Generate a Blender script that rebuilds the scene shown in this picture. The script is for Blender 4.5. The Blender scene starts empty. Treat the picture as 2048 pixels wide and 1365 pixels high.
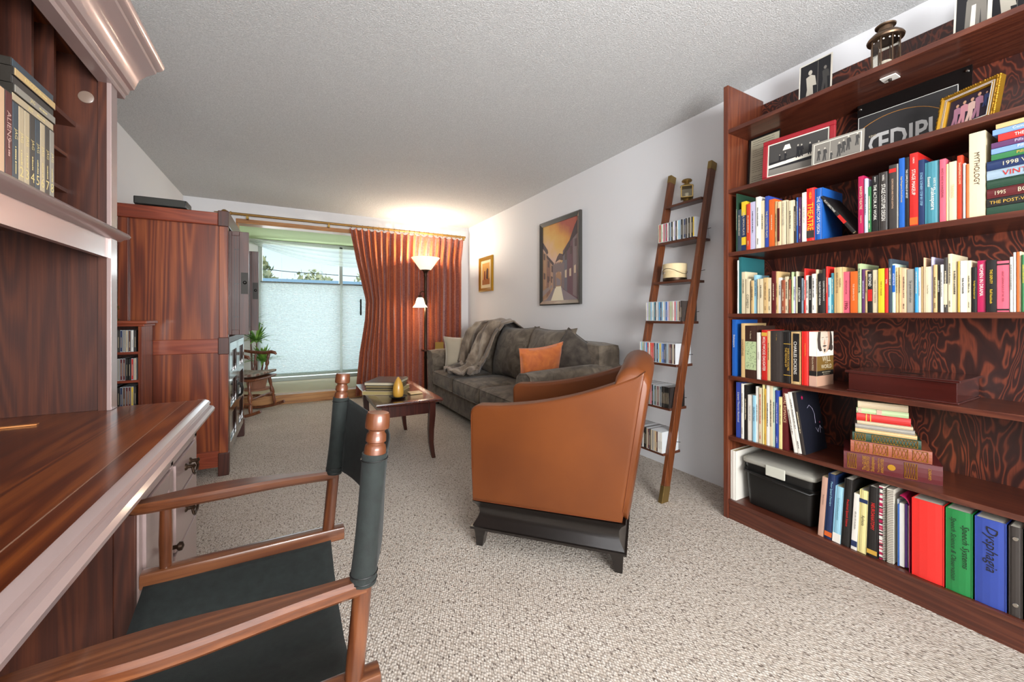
import bpy, math, random
from math import sin, cos, pi, radians, sqrt, atan2
from mathutils import Vector, Matrix, Euler
random.seed(7)
S = bpy.context.scene
C = S.collection
# ------------------------------------------------------------------ camera, light, exposure
F_PX, H_CAM, YAW, HORIZ = 793.0, 1.084, radians(29.1), 633.0
cd = bpy.data.cameras.new('camera'); cam = bpy.data.objects.new('camera', cd); C.objects.link(cam)
cd.sensor_fit = 'HORIZONTAL'; cd.sensor_width = 36; cd.lens = 36 * F_PX / 2048
cd.shift_y = -(682.5 - HORIZ) / 2048; cd.clip_start = 0.02
cam.location = (0, 0, H_CAM); cam.rotation_euler = (pi / 2, 0, -YAW)
S.camera = cam
S.view_settings.view_transform = 'Standard'; S.view_settings.look = 'None'
S.view_settings.gamma = 1; S.view_settings.use_curve_mapping = False
S.view_settings.exposure = 0.47
W = bpy.data.worlds.new('world'); S.world = W; W.use_nodes = True
nt = W.node_tree; bg = nt.nodes['Background']
sky = nt.nodes.new('ShaderNodeTexSky'); sky.sky_type = 'NISHITA'; sky.sun_disc = False
sky.sun_elevation = radians(42); sky.sun_rotation = radians(200); sky.air_density = 1.0; sky.dust_density = 2.5
nt.links.new(sky.outputs[0], bg.inputs[0]); bg.inputs[1].default_value = 0.20

def area(name, loc, rot, sx, sy, power, col=(1, 1, 1), spread=180):
    l = bpy.data.lights.new(name, 'AREA'); l.shape = 'RECTANGLE'; l.size = sx; l.size_y = sy
    l.energy = power; l.color = col; l.spread = radians(spread)
    o = bpy.data.objects.new(name, l); C.objects.link(o); o.location = loc; o.rotation_euler = rot
    return o
def point(name, loc, power, col, r=0.05):
    l = bpy.data.lights.new(name, 'POINT'); l.energy = power; l.color = col; l.shadow_soft_size = r
    o = bpy.data.objects.new(name, l); C.objects.link(o); o.location = loc
    return o
# daylight falling in through the patio doors at the far end, then two unseen fills added behind the viewer
area('patio_daylight', (0.9, 7.25, 1.25), (radians(-90), 0, 0), 2.9, 2.3, 70, (0.93, 0.97, 1.0))
area('added_rear_fill', (0.45, -2.42, 1.25), (radians(90), 0, 0), 3.0, 1.9, 44, (0.98, 0.99, 1.0))  # unseen fill light, added to brighten the room from behind
area('added_bounce_fill', (0.5, -1.5, 1.35), (radians(90 + 33), 0, radians(6)), 1.3, 1.0, 138, (0.97, 0.985, 1.0))  # unseen bounce fill, added to lift the ceiling and far walls

# ------------------------------------------------------------------ geometry helpers
def ray(px, py):
    a = (px - 1024) / F_PX
    return Vector((a * cos(YAW) + sin(YAW), -a * sin(YAW) + cos(YAW), (HORIZ - py) / F_PX))
def atX(px, py, X):
    r = ray(px, py); t = X / r.x; return Vector((X, r.y * t, H_CAM + r.z * t))
def atY(px, py, Y):
    r = ray(px, py); t = Y / r.y; return Vector((r.x * t, Y, H_CAM + r.z * t))
def atZ(px, py, Z):
    r = ray(px, py); t = (Z - H_CAM) / r.z; return Vector((r.x * t, r.y * t, Z))

class MB:
    def __init__(s): s.v = []; s.f = []; s.m = []
    def add(s, vs, fs, mat=0, M=None):
        n = len(s.v)
        for p in vs:
            p = Vector(p)
            s.v.append(M @ p if M is not None else p)
        for f in fs: s.f.append([i + n for i in f]); s.m.append(mat)
        return s
    def box(s, x0, y0, z0, x1, y1, z1, mat=0, M=None):
        x0, x1 = min(x0, x1), max(x0, x1); y0, y1 = min(y0, y1), max(y0, y1); z0, z1 = min(z0, z1), max(z0, z1)
        vs = [(x, y, z) for x in (x0, x1) for y in (y0, y1) for z in (z0, z1)]
        return s.add(vs, [(0, 1, 3, 2), (4, 6, 7, 5), (0, 4, 5, 1), (2, 3, 7, 6), (0, 2, 6, 4), (1, 5, 7, 3)], mat, M)
    def quad(s, a, b, c, d, mat=0, M=None): return s.add([a, b, c, d], [(0, 1, 2, 3)], mat, M)
    def poly(s, pts, mat=0, M=None): return s.add(pts, [tuple(range(len(pts)))], mat, M)
    def loft(s, rings, mat=0, M=None, cap=True, closed=True):
        n = len(rings[0]); vs = [p for r in rings for p in r]; fs = []
        for k in range(len(rings) - 1):
            for i in range(n if closed else n - 1):
                j = (i + 1) % n
                fs.append((k * n + i, k * n + j, (k + 1) * n + j, (k + 1) * n + i))
        if cap and closed:
            fs.append(tuple(reversed(range(n)))); fs.append(tuple((len(rings) - 1) * n + i for i in range(n)))
        return s.add(vs, fs, mat, M)
    def cyl(s, p0, p1, r0, r1=None, n=16, mat=0, M=None):
        if r1 is None: r1 = r0
        return s.tube([p0, p1], [r0, r1], n, mat, M)
    def tube(s, pts, rs, n=10, mat=0, M=None, cap=True):
        pts = [Vector(p) for p in pts]
        if not hasattr(rs, '__len__'): rs = [rs] * len(pts)
        rings = []; up = None
        for i, p in enumerate(pts):
            d = (pts[min(i + 1, len(pts) - 1)] - pts[max(i - 1, 0)]).normalized()
            if up is None: up = Vector((0, 0, 1)) if abs(d.z) < .9 else Vector((1, 0, 0))
            a = d.cross(up).normalized(); b = a.cross(d).normalized(); up = b
            rings.append([p + (a * cos(2 * pi * k / n) + b * sin(2 * pi * k / n)) * rs[i] for k in range(n)])
        return s.loft(rings, mat, M, cap)
    def lathe(s, prof, c=(0, 0, 0), n=24, mat=0, M=None, cap=True):
        rings = [[(c[0] + r * cos(2 * pi * k / n), c[1] + r * sin(2 * pi * k / n), c[2] + z) for k in range(n)] for r, z in prof]
        return s.loft(rings, mat, M, cap)
    def prism(s, poly, axis, a, b, mat=0, M=None):
        def P(u, v, w): return {'x': (w, u, v), 'y': (u, w, v), 'z': (u, v, w)}[axis]
        return s.loft([[P(u, v, a) for u, v in poly], [P(u, v, b) for u, v in poly]], mat, M)
    def rbox(s, cx, cy, cz, sx, sy, sz, r, n=8, puff=(0, 0, 0), mat=0, M=None, fn=None):
        hx, hy, hz = sx / 2, sy / 2, sz / 2
        def warp(v):
            # even parameter, dense near edges
            return v
        for ax in range(3):
            for sg in (-1, 1):
                vs = []; fs = []
                for i in range(n + 1):
                    for j in range(n + 1):
                        u = sin((i / n * 2 - 1) * pi / 2) * .5 + (i / n * 2 - 1) * .5; v = sin((j / n * 2 - 1) * pi / 2) * .5 + (j / n * 2 - 1) * .5
                        c = [0, 0, 0]; c[ax] = sg; c[(ax + 1) % 3] = u; c[(ax + 2) % 3] = v
                        p = Vector((c[0] * hx, c[1] * hy, c[2] * hz))
                        q = Vector((max(-hx + r, min(hx - r, p.x)), max(-hy + r, min(hy - r, p.y)), max(-hz + r, min(hz - r, p.z))))
                        d = p - q
                        if d.length > 1e-9: p = q + d.normalized() * r
                        k = [p.x / hx, p.y / hy, p.z / hz]
                        p.x += puff[0] * k[0] * (1 - k[1] ** 2) * (1 - k[2] ** 2)
                        p.y += puff[1] * k[1] * (1 - k[0] ** 2) * (1 - k[2] ** 2)
                        p.z += puff[2] * k[2] * (1 - k[0] ** 2) * (1 - k[1] ** 2)
                        if fn: p = Vector(fn(p))
                        vs.append(p + Vector((cx, cy, cz)))
                for i in range(n):
                    for j in range(n):
                        f = (i * (n + 1) + j, (i + 1) * (n + 1) + j, (i + 1) * (n + 1) + j + 1, i * (n + 1) + j + 1)
                        fs.append(f if sg > 0 else tuple(reversed(f)))
                s.add(vs, fs, mat, M)
        return s
    def pillow(s, w, h, t, M, n=16, mat=0, ear=.10, seed=0):
        rnd = random.Random(seed); ph = [rnd.uniform(0, 6) for _ in range(6)]
        for sg in (-1, 1):
            vs = []; fs = []
            for i in range(n + 1):
                for j in range(n + 1):
                    u = i / n * 2 - 1; v = j / n * 2 - 1
                    x = u * w / 2 * (1 - ear * (1 - v * v) * abs(u)); y = v * h / 2 * (1 - ear * (1 - u * u) * abs(v))
                    e = max(0, (1 - u * u)) ** .45 * max(0, (1 - v * v)) ** .45
                    z = sg * t / 2 * e * (1 + .07 * sin(3 * u + ph[0] + sg) * sin(4 * v + ph[1]) + .05 * sin(9 * u * v + ph[2]))
                    vs.append((x, y, z))
            for i in range(n):
                for j in range(n):
                    f = (i * (n + 1) + j, (i + 1) * (n + 1) + j, (i + 1) * (n + 1) + j + 1, i * (n + 1) + j + 1)
                    fs.append(f if sg > 0 else tuple(reversed(f)))
            s.add(vs, fs, mat, M)
        return s
    def grid(s, fn, nu, nv, mat=0, thick=0):
        vs = [fn(i / nu, j / nv) for i in range(nu + 1) for j in range(nv + 1)]
        fs = [(i * (nv + 1) + j, (i + 1) * (nv + 1) + j, (i + 1) * (nv + 1) + j + 1, i * (nv + 1) + j + 1) for i in range(nu) for j in range(nv)]
        return s.add(vs, fs, mat)
    def build(s, name, mats, parent=None, smooth=None, bevel=0, world=True, seg=2, solid=0, weld=False, loc=None):
        me = bpy.data.meshes.new(name)
        off = Vector((0, 0, 0)); p = parent
        if world:
            while p is not None: off += p.location; p = p.parent
        if loc is not None: off += Vector(loc)
        me.from_pydata([tuple(v - off) for v in s.v], [], s.f)
        if not isinstance(mats, (list, tuple)): mats = [mats]
        for m in mats: me.materials.append(m)
        me.polygons.foreach_set('material_index', s.m)
        import bmesh
        b = bmesh.new(); b.from_mesh(me)
        if weld: bmesh.ops.remove_doubles(b, verts=b.verts, dist=1e-5)
        if not solid: bmesh.ops.recalc_face_normals(b, faces=b.faces)
        b.to_mesh(me); b.free()
        if smooth:
            me.polygons.foreach_set('use_smooth', [True] * len(me.polygons))
            me.set_sharp_from_angle(angle=radians(smooth))
        me.update()
        o = bpy.data.objects.new(name, me); C.objects.link(o); o.parent = parent
        if loc is not None: o.location = loc
        if solid:
            m = o.modifiers.new('solid', 'SOLIDIFY'); m.thickness = solid; m.offset = 0
        if bevel:
            m = o.modifiers.new('bevel', 'BEVEL'); m.width = bevel; m.segments = seg; m.limit_method = 'ANGLE'; m.angle_limit = radians(40)
            m.harden_normals = False
        return o

LABELS = {}
def tag(o, label, cat, group=None, kind=None):
    o['label'] = label; o['category'] = cat
    if group: o['group'] = group
    if kind: o['kind'] = kind
    n = len(label.split())
    if n < 4 or n > 16: print('LABEL LENGTH', n, label)
    if label in LABELS: print('DUPLICATE LABEL', label)
    LABELS[label] = 1
    return o
def thing(name, label, cat, loc=(0, 0, 0), rz=0, group=None):
    o = bpy.data.objects.new(name, None); C.objects.link(o); o.location = loc; o.rotation_euler = (0, 0, rz)
    o.empty_display_size = .05
    return tag(o, label, cat, group)
def struct(o): o['kind'] = 'structure'; return o

# ------------------------------------------------------------------ materials
def lin(h):
    if isinstance(h, str):
        h = h.lstrip('#'); c = [int(h[i:i + 2], 16) / 255 for i in (0, 2, 4)]
    else: c = h
    return tuple(((x / 12.92) if x <= .04045 else ((x + .055) / 1.055) ** 2.4) for x in c) + (1,)
def mat(name, col, rough=.5, metal=0, coat=0, spec=.5, sheen=0, emit=None, estr=0, trans=0):
    m = bpy.data.materials.new(name); m.use_nodes = True; b = m.node_tree.nodes['Principled BSDF']
    b.inputs['Base Color'].default_value = lin(col); b.inputs['Roughness'].default_value = rough
    b.inputs['Metallic'].default_value = metal; b.inputs['Coat Weight'].default_value = coat
    b.inputs['Coat Roughness'].default_value = .12
    b.inputs['Specular IOR Level'].default_value = spec; b.inputs['Sheen Weight'].default_value = sheen
    b.inputs['Transmission Weight'].default_value = trans
    if emit: b.inputs['Emission Color'].default_value = lin(emit); b.inputs['Emission Strength'].default_value = estr
    return m
class NT:
    def __init__(s, m): s.t = m.node_tree; s.b = s.t.nodes['Principled BSDF']; s.out = s.t.nodes['Material Output']
    def n(s, typ, **kw):
        x = s.t.nodes.new('ShaderNode' + typ)
        for k, v in kw.items():
            if k in x.inputs: x.inputs[k].default_value = v
            else: setattr(x, k, v)
        return x
    def l(s, a, b): s.t.links.new(a, b)
    def coord(s, scale=(1, 1, 1), rot=(0, 0, 0), loc=(0, 0, 0)):
        tc = s.n('TexCoord'); mp = s.n('Mapping'); s.l(tc.outputs['Object'], mp.inputs[0])
        mp.inputs['Scale'].default_value = scale; mp.inputs['Rotation'].default_value = rot; mp.inputs['Location'].default_value = loc
        return mp.outputs[0]
    def noise(s, vec, scale, detail=4, rough=.5, dist=0):
        x = s.n('TexNoise'); s.l(vec, x.inputs['Vector']); x.inputs['Scale'].default_value = scale
        x.inputs['Detail'].default_value = detail; x.inputs['Roughness'].default_value = rough; x.inputs['Distortion'].default_value = dist
        return x.outputs[0]
    def ramp(s, fac, stops, interp='LINEAR'):
        r = s.n('ValToRGB'); s.l(fac, r.inputs[0]); e = r.color_ramp; e.interpolation = interp
        while len(e.elements) < len(stops): e.elements.new(.5)
        for k, (p, c) in enumerate(stops):
            e.elements[k].position = p; e.elements[k].color = lin(c) if not isinstance(c, float) else (c, c, c, 1)
        return r.outputs[0]
    def math(s, op, a, b=None):
        x = s.n('Math'); x.operation = op
        for i, v in enumerate((a, b)):
            if v is None: continue
            if isinstance(v, (int, float)): x.inputs[i].default_value = v
            else: s.l(v, x.inputs[i])
        return x.outputs[0]
    def mix(s, fac, a, b, mode='MIX'):
        x = s.n('Mix'); x.data_type = 'RGBA'; x.blend_type = mode
        if isinstance(fac, (int, float)): x.inputs[0].default_value = fac
        else: s.l(fac, x.inputs[0])
        for i, v in ((6, a), (7, b)):
            if isinstance(v, (str, tuple)): x.inputs[i].default_value = lin(v)
            else: s.l(v, x.inputs[i])
        return x.outputs[2]
    def bump(s, h, strength=.3, dist=.01):
        x = s.n('Bump'); s.l(h, x.inputs['Height']); x.inputs['Strength'].default_value = strength; x.inputs['Distance'].default_value = dist
        s.l(x.outputs[0], s.b.inputs['Normal'])
    def col(s, c): s.l(c, s.b.inputs['Base Color'])

def wood(name, dark, mid, light, axis='z', rough=.35, coat=.3, scale=1.0, contrast=1.0):
    m = mat(name, mid, rough, coat=coat); N = NT(m)
    st = {'x': (.07, 1, 1), 'y': (1, .07, 1), 'z': (1, 1, .07)}[axis]
    v = N.coord(tuple(k * scale for k in st), loc=(random.uniform(0, 9),) * 3)
    n1 = N.noise(v, 7, 2, .45, .35)
    w = N.math('SINE', N.math('MULTIPLY', n1, 95))
    w = N.math('ADD', N.math('MULTIPLY', w, .17 * contrast), .5)
    st2 = {'x': (.02, 1, 1), 'y': (1, .02, 1), 'z': (1, 1, .02)}[axis]
    v2 = N.coord(tuple(k * scale for k in st2))
    n2 = N.noise(v2, 260, 3, .6)
    n3 = N.noise(N.coord((1, 1, 1)), 2.3, 2, .5)
    t = N.math('ADD', N.math('MULTIPLY', w, .45), N.math('ADD', N.math('MULTIPLY', n2, .35), N.math('MULTIPLY', n3, .3)))
    N.col(N.ramp(t, [(.30, dark), (.52, mid), (.74, light)]))
    N.bump(n2, .06, .002)
    return m
M = {}
M['wall'] = mat('wall_paint', '#dfdfe1', .75); N = NT(M['wall']); N.bump(N.noise(N.coord(), 220, 3), .12, .002)
M['bay_green'] = mat('pale_green_paint', '#c9dba6', .8)
M['white_paint'] = mat('white_paint', '#e9e9e6', .5)
m = M['ceiling'] = mat('stippled_ceiling', '#dcdcda', .9); N = NT(m)
v = N.coord(); a = N.noise(v, 190, 3, .6, .4); vo = N.n('TexVoronoi'); N.l(v, vo.inputs['Vector']); vo.inputs['Scale'].default_value = 120
h = N.math('ADD', N.ramp(a, [(.38, 0.0), (.62, 1.0)]), N.math('MULTIPLY', N.math('SUBTRACT', 1, vo.outputs[0]), .5))
N.bump(h, .75, .004); N.col(N.ramp(a, [(.3, '#c2c2c1'), (.7, '#e8e8e7')]))
m = M['carpet'] = mat('berber_carpet', '#cfc3b4', .95, spec=.1); N = NT(m)
v = N.coord((1, .62, 1), (0, 0, radians(38)))
vo = N.n('TexVoronoi'); N.l(v, vo.inputs['Vector']); vo.inputs['Scale'].default_value = 135; vo.inputs['Randomness'].default_value = .5
hh = N.math('SUBTRACT', 1, vo.outputs[0])
gap = N.ramp(vo.outputs[0], [(.30, 1.0), (.62, 0.0)])
fleck = N.ramp(N.noise(N.coord((1, .45, 1), (0, 0, radians(38))), 110, 2, .6), [(.585, 0.0), (.65, 1.0)])
big = N.noise(N.coord(), 4, 3)
base = N.mix(N.ramp(big, [(.3, 0.0), (.7, 1.0)]), '#c6bdb2', '#d5cdc3')
c = N.mix(gap, '#aea295', base); c = N.mix(N.math('MULTIPLY', fleck, .85), c, '#6a5d55'); N.col(c)
N.bump(N.math('SUBTRACT', hh, N.math('MULTIPLY', fleck, .4)), .75, .006)
M['carpet_pale'] = mat('bay_carpet', '#cbbfa6', .95, spec=.1)
M['cherry_y'] = wood('cherry_desk_top', '#351409', '#5a280f', '#86461a', 'y', .28, .5, .8, 1.5)
M['cherry_z'] = wood('cherry_upright', '#240f09', '#3d1b10', '#562a16', 'z', .45, .1)
M['cherry_x'] = wood('cherry_cross', '#2b120b', '#462013', '#5f3019', 'x', .45, .1)
M['teak_z'] = wood('armoire_side', '#441909', '#6d2c11', '#964d23', 'z', .38, .25, .6, 1.5)
M['teak_x'] = wood('armoire_rail', '#54200f', '#7c3016', '#93472a', 'x', .38, .3)
M['teak_dark'] = wood('armoire_door', '#260f0a', '#3d190f', '#522517', 'z', .42, .12)
M['case_y'] = wood('bookcase_shelf_wood', '#2b110a', '#4b2114', '#653421', 'y', .38, .3)
M['case_z'] = wood('bookcase_side_wood', '#381509', '#5a2817', '#763e24', 'z', .4, .25)
M['walnut_z'] = wood('ladder_wood', '#3a1b0c', '#5e3118', '#744020', 'z', .35, .3)
M['walnut_y'] = wood('ladder_rung_wood', '#33180e', '#4c2818', '#5e3522', 'y', .4, .2)
M['table'] = wood('coffee_table_wood', '#220c08', '#3d170f', '#57261a', 'y', .22, .7)
M['table_z'] = wood('coffee_table_leg_wood', '#1d0b08', '#37150e', '#4b2016', 'z', .3, .4)
M['chairwood'] = wood('director_chair_wood', '#35190c', '#59301a', '#794a2b', 'x', .3, .5)
M['chairwood_z'] = wood('director_chair_post_wood', '#35190c', '#552d18', '#744528', 'z', .3, .5)
M['rocker'] = wood('rocking_chair_wood', '#3c1d10', '#63361f', '#87502f', 'z', .4, .3)
M['oak'] = wood('oak_trim', '#5e3a1b', '#a06c38', '#bf8c50', 'x', .45, .2, 1.2)
M['boxwood'] = wood('case_box_wood', '#240c09', '#3b130f', '#471a14', 'y', .18, .9)
m = M['ply'] = mat('plywood_back', '#3a1712', .45, coat=.2); N = NT(m)
v = N.coord((1, 1.9, .62)); n1 = N.noise(v, 3.1, 3, .55, .8)
w = N.math('FRACT', N.math('MULTIPLY', n1, 22)); w2 = N.ramp(w, [(.0, 0.0), (.34, .12), (.52, 1.0), (.66, .8), (.80, .12), (1, 0.0)])
n2 = N.noise(N.coord((1, 1, .05)), 300, 2); n3 = N.noise(N.coord(), 2.2, 2)
k = N.math('MULTIPLY', w2, N.ramp(n3, [(.32, .15), (.55, 1.0)])); k = N.math('MULTIPLY', k, N.math('ADD', .4, n2))
N.col(N.mix(k, '#2b110d', '#7d3a24'))
M['cherry_painted_sheen'] = mat('cherry_sheen_in_colour', '#a58f8b', .30, metal=.25, coat=.5)  # cherry fronts: grazing reflection of the room painted into a pale base colour
m = M['leather'] = mat('cognac_leather', '#673619', .42, coat=.0, spec=.4); N = NT(m)
v = N.coord(); nn = N.noise(v, 420, 3); N.bump(nn, .10, .001)
N.col(N.ramp(N.noise(v, 2.4, 3), [(.3, '#5c2e11'), (.7, '#6f3a15')]))
M['blackwood'] = mat('black_lacquer_wood', '#17120f', .3, coat=.4)
m = M['velvet'] = mat('grey_brown_chenille', '#5f5750', .9, sheen=.12, spec=.2); N = NT(m)
v = N.coord(); N.col(N.mix(N.ramp(N.noise(v, 9, 4, .6, 1), [(.35, 0.0), (.65, 1.0)]), '#51483e', '#786c5e')); N.bump(N.noise(N.coord((1, 1, .3)), 380, 3), .3, .002)
m = M['cushion_dark'] = mat('dark_grey_chenille', '#54504c', .9, sheen=.12, spec=.2); N = NT(m)
N.col(N.mix(N.ramp(N.noise(N.coord(), 14, 4), [(.35, 0.0), (.65, 1.0)]), '#352f2a', '#534b43')); N.bump(N.noise(N.coord(), 300, 3), .3, .002)
m = M['orange_velvet'] = mat('orange_velvet', '#b05a1a', .7, sheen=.6); N = NT(m)
N.col(N.mix(N.ramp(N.noise(N.coord(), 11, 3, .5, 1.5), [(.30, 0.0), (.70, 1.0)]), '#a24c13', '#bd651f')); N.bump(N.noise(N.coord(), 22, 3, .5, 1), .3, .012)
M['cream_velvet'] = mat('cream_velvet', '#a69a86', .8, sheen=.5)
m = M['throw'] = mat('faux_fur_throw', '#6f6154', .95, sheen=.3); N = NT(m)
v = N.coord((1, 1, .4)); N.col(N.ramp(N.noise(v, 6, 3, .5, 1), [(.35, '#483c32'), (.52, '#7a6a5a'), (.66, '#a39482')])); N.bump(N.noise(N.coord(), 160, 4), .6, .006)
m = M['canvas'] = mat('black_canvas', '#121917', .85, sheen=.03); N = NT(m)
v = N.coord(); N.bump(N.noise(v, 700, 2), .3, .001); N.col(N.ramp(N.noise(v, 60, 4), [(.3, '#0b100e'), (.7, '#151d1a')]))
M['brass'] = mat('brass', '#b0914f', .3, metal=1); M['aged_brass'] = mat('aged_brass', '#937a4a', .38, metal=.85)
M['copper'] = mat('copper_finial', '#5f341c', .38, metal=.2, coat=.3)
M['pewter'] = mat('dark_pewter', '#4d4540', .35, metal=.9)
M['chrome'] = mat('brushed_nickel', '#b7b3ab', .25, metal=1)
M['black'] = mat('black_plastic', '#121211', .4); M['blacksatin'] = mat('black_satin_metal', '#1a1713', .4, metal=.6)
M['bronze'] = mat('bronze_metal', '#3a2a1e', .4, metal=.7)
M['lampglass'] = mat('frosted_lamp_glass', '#f6ecd8', .5, emit='#ffe9c4', estr=.75)
M['bulbglass'] = mat('bell_lamp_glass', '#f8eeda', .5, emit='#ffe6bd', estr=1.3)
M['rod'] = mat('antique_gold_rod', '#8f6c36', .4, metal=.4)
M['terracotta'] = mat('clay_planter', '#9c6d58', .8); M['soil'] = mat('soil', '#2c2019', 1)
M['leaf'] = mat('leaf', '#4d7f2b', .5, spec=.4); N = NT(M['leaf']); N.col(N.ramp(N.noise(N.coord(), 12, 2), [(.3, '#4a7f2c'), (.7, '#95c25c')]))
M['paper'] = mat('page_paper', '#d8cba8', .85); M['white'] = mat('white_card', '#e4e1da', .6)
M['candle'] = mat('amber_candle', '#c2913a', .35, coat=.3); M['gold'] = mat('gold_leaf', '#b98a2a', .35, metal=.75)
M['shadow_gap'] = mat('dark_gap', '#140a07', .8)
def glass(name, tint=(1, 1, 1), fres=.12):
    m = bpy.data.materials.new(name); m.use_nodes = True; t = m.node_tree; t.nodes.clear()
    o = t.nodes.new('ShaderNodeOutputMaterial'); mx = t.nodes.new('ShaderNodeMixShader'); tr = t.nodes.new('ShaderNodeBsdfTransparent'); g = t.nodes.new('ShaderNodeBsdfGlossy')
    lw = t.nodes.new('ShaderNodeLayerWeight'); lw.inputs[0].default_value = fres
    tr.inputs[0].default_value = tint + (1,); g.inputs['Roughness'].default_value = .03
    t.links.new(lw.outputs['Fresnel'], mx.inputs[0]); t.links.new(tr.outputs[0], mx.inputs[1]); t.links.new(g.outputs[0], mx.inputs[2]); t.links.new(mx.outputs[0], o.inputs[0])
    return m
M['glass'] = glass('window_glass', (.97, .99, .99)); M['lantern_glass'] = glass('lantern_glass', (.84, .82, .76), .2); M['cleartub'] = glass('clear_plastic', (.88, .9, .88), .35)
def cloth(name, col, tcol, tfac, rough=.8, clear=0.0, pat=None):
    m = bpy.data.materials.new(name); m.use_nodes = True; N = NT(m); b = N.b
    b.inputs['Base Color'].default_value = lin(col); b.inputs['Roughness'].default_value = rough
    tr = N.n('BsdfTranslucent'); tr.inputs[0].default_value = lin(tcol); mx = N.n('MixShader'); mx.inputs[0].default_value = tfac
    if pat: pat(N, b, tr)
    N.l(b.outputs[0], mx.inputs[1]); N.l(tr.outputs[0], mx.inputs[2]); last = mx.outputs[0]
    if clear:
        tp = N.n('BsdfTransparent'); m2 = N.n('MixShader'); m2.inputs[0].default_value = clear
        N.l(last, m2.inputs[1]); N.l(tp.outputs[0], m2.inputs[2]); last = m2.outputs[0]
    N.l(last, N.out.inputs[0]); return m
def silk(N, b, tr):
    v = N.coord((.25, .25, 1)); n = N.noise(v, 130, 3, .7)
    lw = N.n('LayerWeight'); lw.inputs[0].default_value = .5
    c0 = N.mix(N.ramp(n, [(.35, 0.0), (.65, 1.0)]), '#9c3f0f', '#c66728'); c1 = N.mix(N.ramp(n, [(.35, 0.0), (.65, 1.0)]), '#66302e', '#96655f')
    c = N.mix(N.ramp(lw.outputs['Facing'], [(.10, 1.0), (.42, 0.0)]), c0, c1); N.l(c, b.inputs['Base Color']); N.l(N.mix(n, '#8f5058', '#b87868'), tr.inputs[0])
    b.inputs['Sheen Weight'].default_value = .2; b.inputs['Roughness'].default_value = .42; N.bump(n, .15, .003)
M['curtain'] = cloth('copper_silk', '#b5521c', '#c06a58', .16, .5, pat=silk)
M['blind'] = cloth('cellular_shade', '#dbe1df', '#bfced0', .27)
M['sheer'] = cloth('sheer_voile', '#dfe3dc', '#c2cbc4', .4, .8, .22)

PC = {}
HEX = dict(cream='#cdbf9f', white='#dedad0', tan='#c3a472', peach='#d3ad8a', pink='#c95a6c', salmon='#bd9683', orange='#cc5c22', red='#b3221d', redorange='#bf3a1e', maroon='#55181b', magenta='#a81d4c',
           purple='#553058', lavender='#b9b5cf', navy='#1b2c52', blue='#1c57a5', skyblue='#3d90c2', lightblue='#8fbdd0', teal='#1f5b60', tealblue='#3f7d8a', slate='#34414c', green='#2d6b3d', darkgreen='#1f3b2b', palegreen='#a9b98c', mint='#b9cfc0',
           yellow='#d9b62c', gold='#c39a3c', black='#1c1a19', charcoal='#37322f', grey='#8f8a80', brown='#553526', darkbrown='#38221a', beige='#b9a88a', periwinkle='#6f8fd0', violet='#5a2d8a', brightred='#d92a24', kelly='#1d7a3d', royal='#2f4596', paleyellow='#d6ca8c', bluegrey='#8b9dab', rust='#8d4a33')
def pc(k):
    if k not in PC: PC[k] = mat('cover_' + k, HEX[k], .42, coat=.15)
    return PC[k]
inkc = {}
def ink(k):
    if k not in inkc: inkc[k] = mat('ink_' + k, HEX.get(k, k), .5)
    return inkc[k]
# ------------------------------------------------------------------ lettering
TXT = {}
def text_mesh(s, shear=0.0, bold=0.0):
    key = (s, shear, bold)
    if key in TXT: return TXT[key]
    cu = bpy.data.curves.new('lettering', 'FONT'); cu.body = s; cu.align_x = 'LEFT'; cu.resolution_u = 2; cu.shear = shear; cu.offset = bold; cu.fill_mode = 'FRONT'
    o = bpy.data.objects.new('lettering', cu); C.objects.link(o)
    dg = bpy.context.evaluated_depsgraph_get(); me = bpy.data.meshes.new_from_object(o.evaluated_get(dg))
    vs = [v.co.copy() for v in me.vertices]; fs = [tuple(p.vertices) for p in me.polygons]
    bpy.data.objects.remove(o); bpy.data.curves.remove(cu); bpy.data.meshes.remove(me)
    x0 = min(v.x for v in vs); x1 = max(v.x for v in vs); y0 = min(v.y for v in vs); y1 = max(v.y for v in vs)
    TXT[key] = ([((v.x - x0) / (x1 - x0), (v.y - y0) / (y1 - y0)) for v in vs], fs, (x1 - x0) / (y1 - y0))
    return TXT[key]
def put_text(mb, s, origin, du, dv, width, height, mat=0, shear=0., bold=0.0, fit=False):
    """text in the rectangle centred at origin; du reading direction, dv letter-up direction"""
    uv, fs, asp = text_mesh(s, shear, bold)
    if not fit:
        w = min(width, height * asp); height = min(height, w / asp * 1.35); width = w
    o = Vector(origin); du = Vector(du); dv = Vector(dv)
    return mb.add([o + du * (u - .5) * width + dv * (v - .5) * height for u, v in uv], fs, mat)
def scribble(mb, origin, du, dv, length, height, rnd, mat=0):
    o = Vector(origin); du = Vector(du); dv = Vector(dv); x = -length / 2
    while x < length / 2 - height * .5:
        w = height * rnd.uniform(.35, .8); h = height * rnd.uniform(.6, 1)
        a = o + du * x - dv * height / 2
        mb.quad(a, a + du * w, a + du * w + dv * h, a + dv * h, mat)
        x += w + height * (.18 if rnd.random() < .8 else .6)
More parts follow.
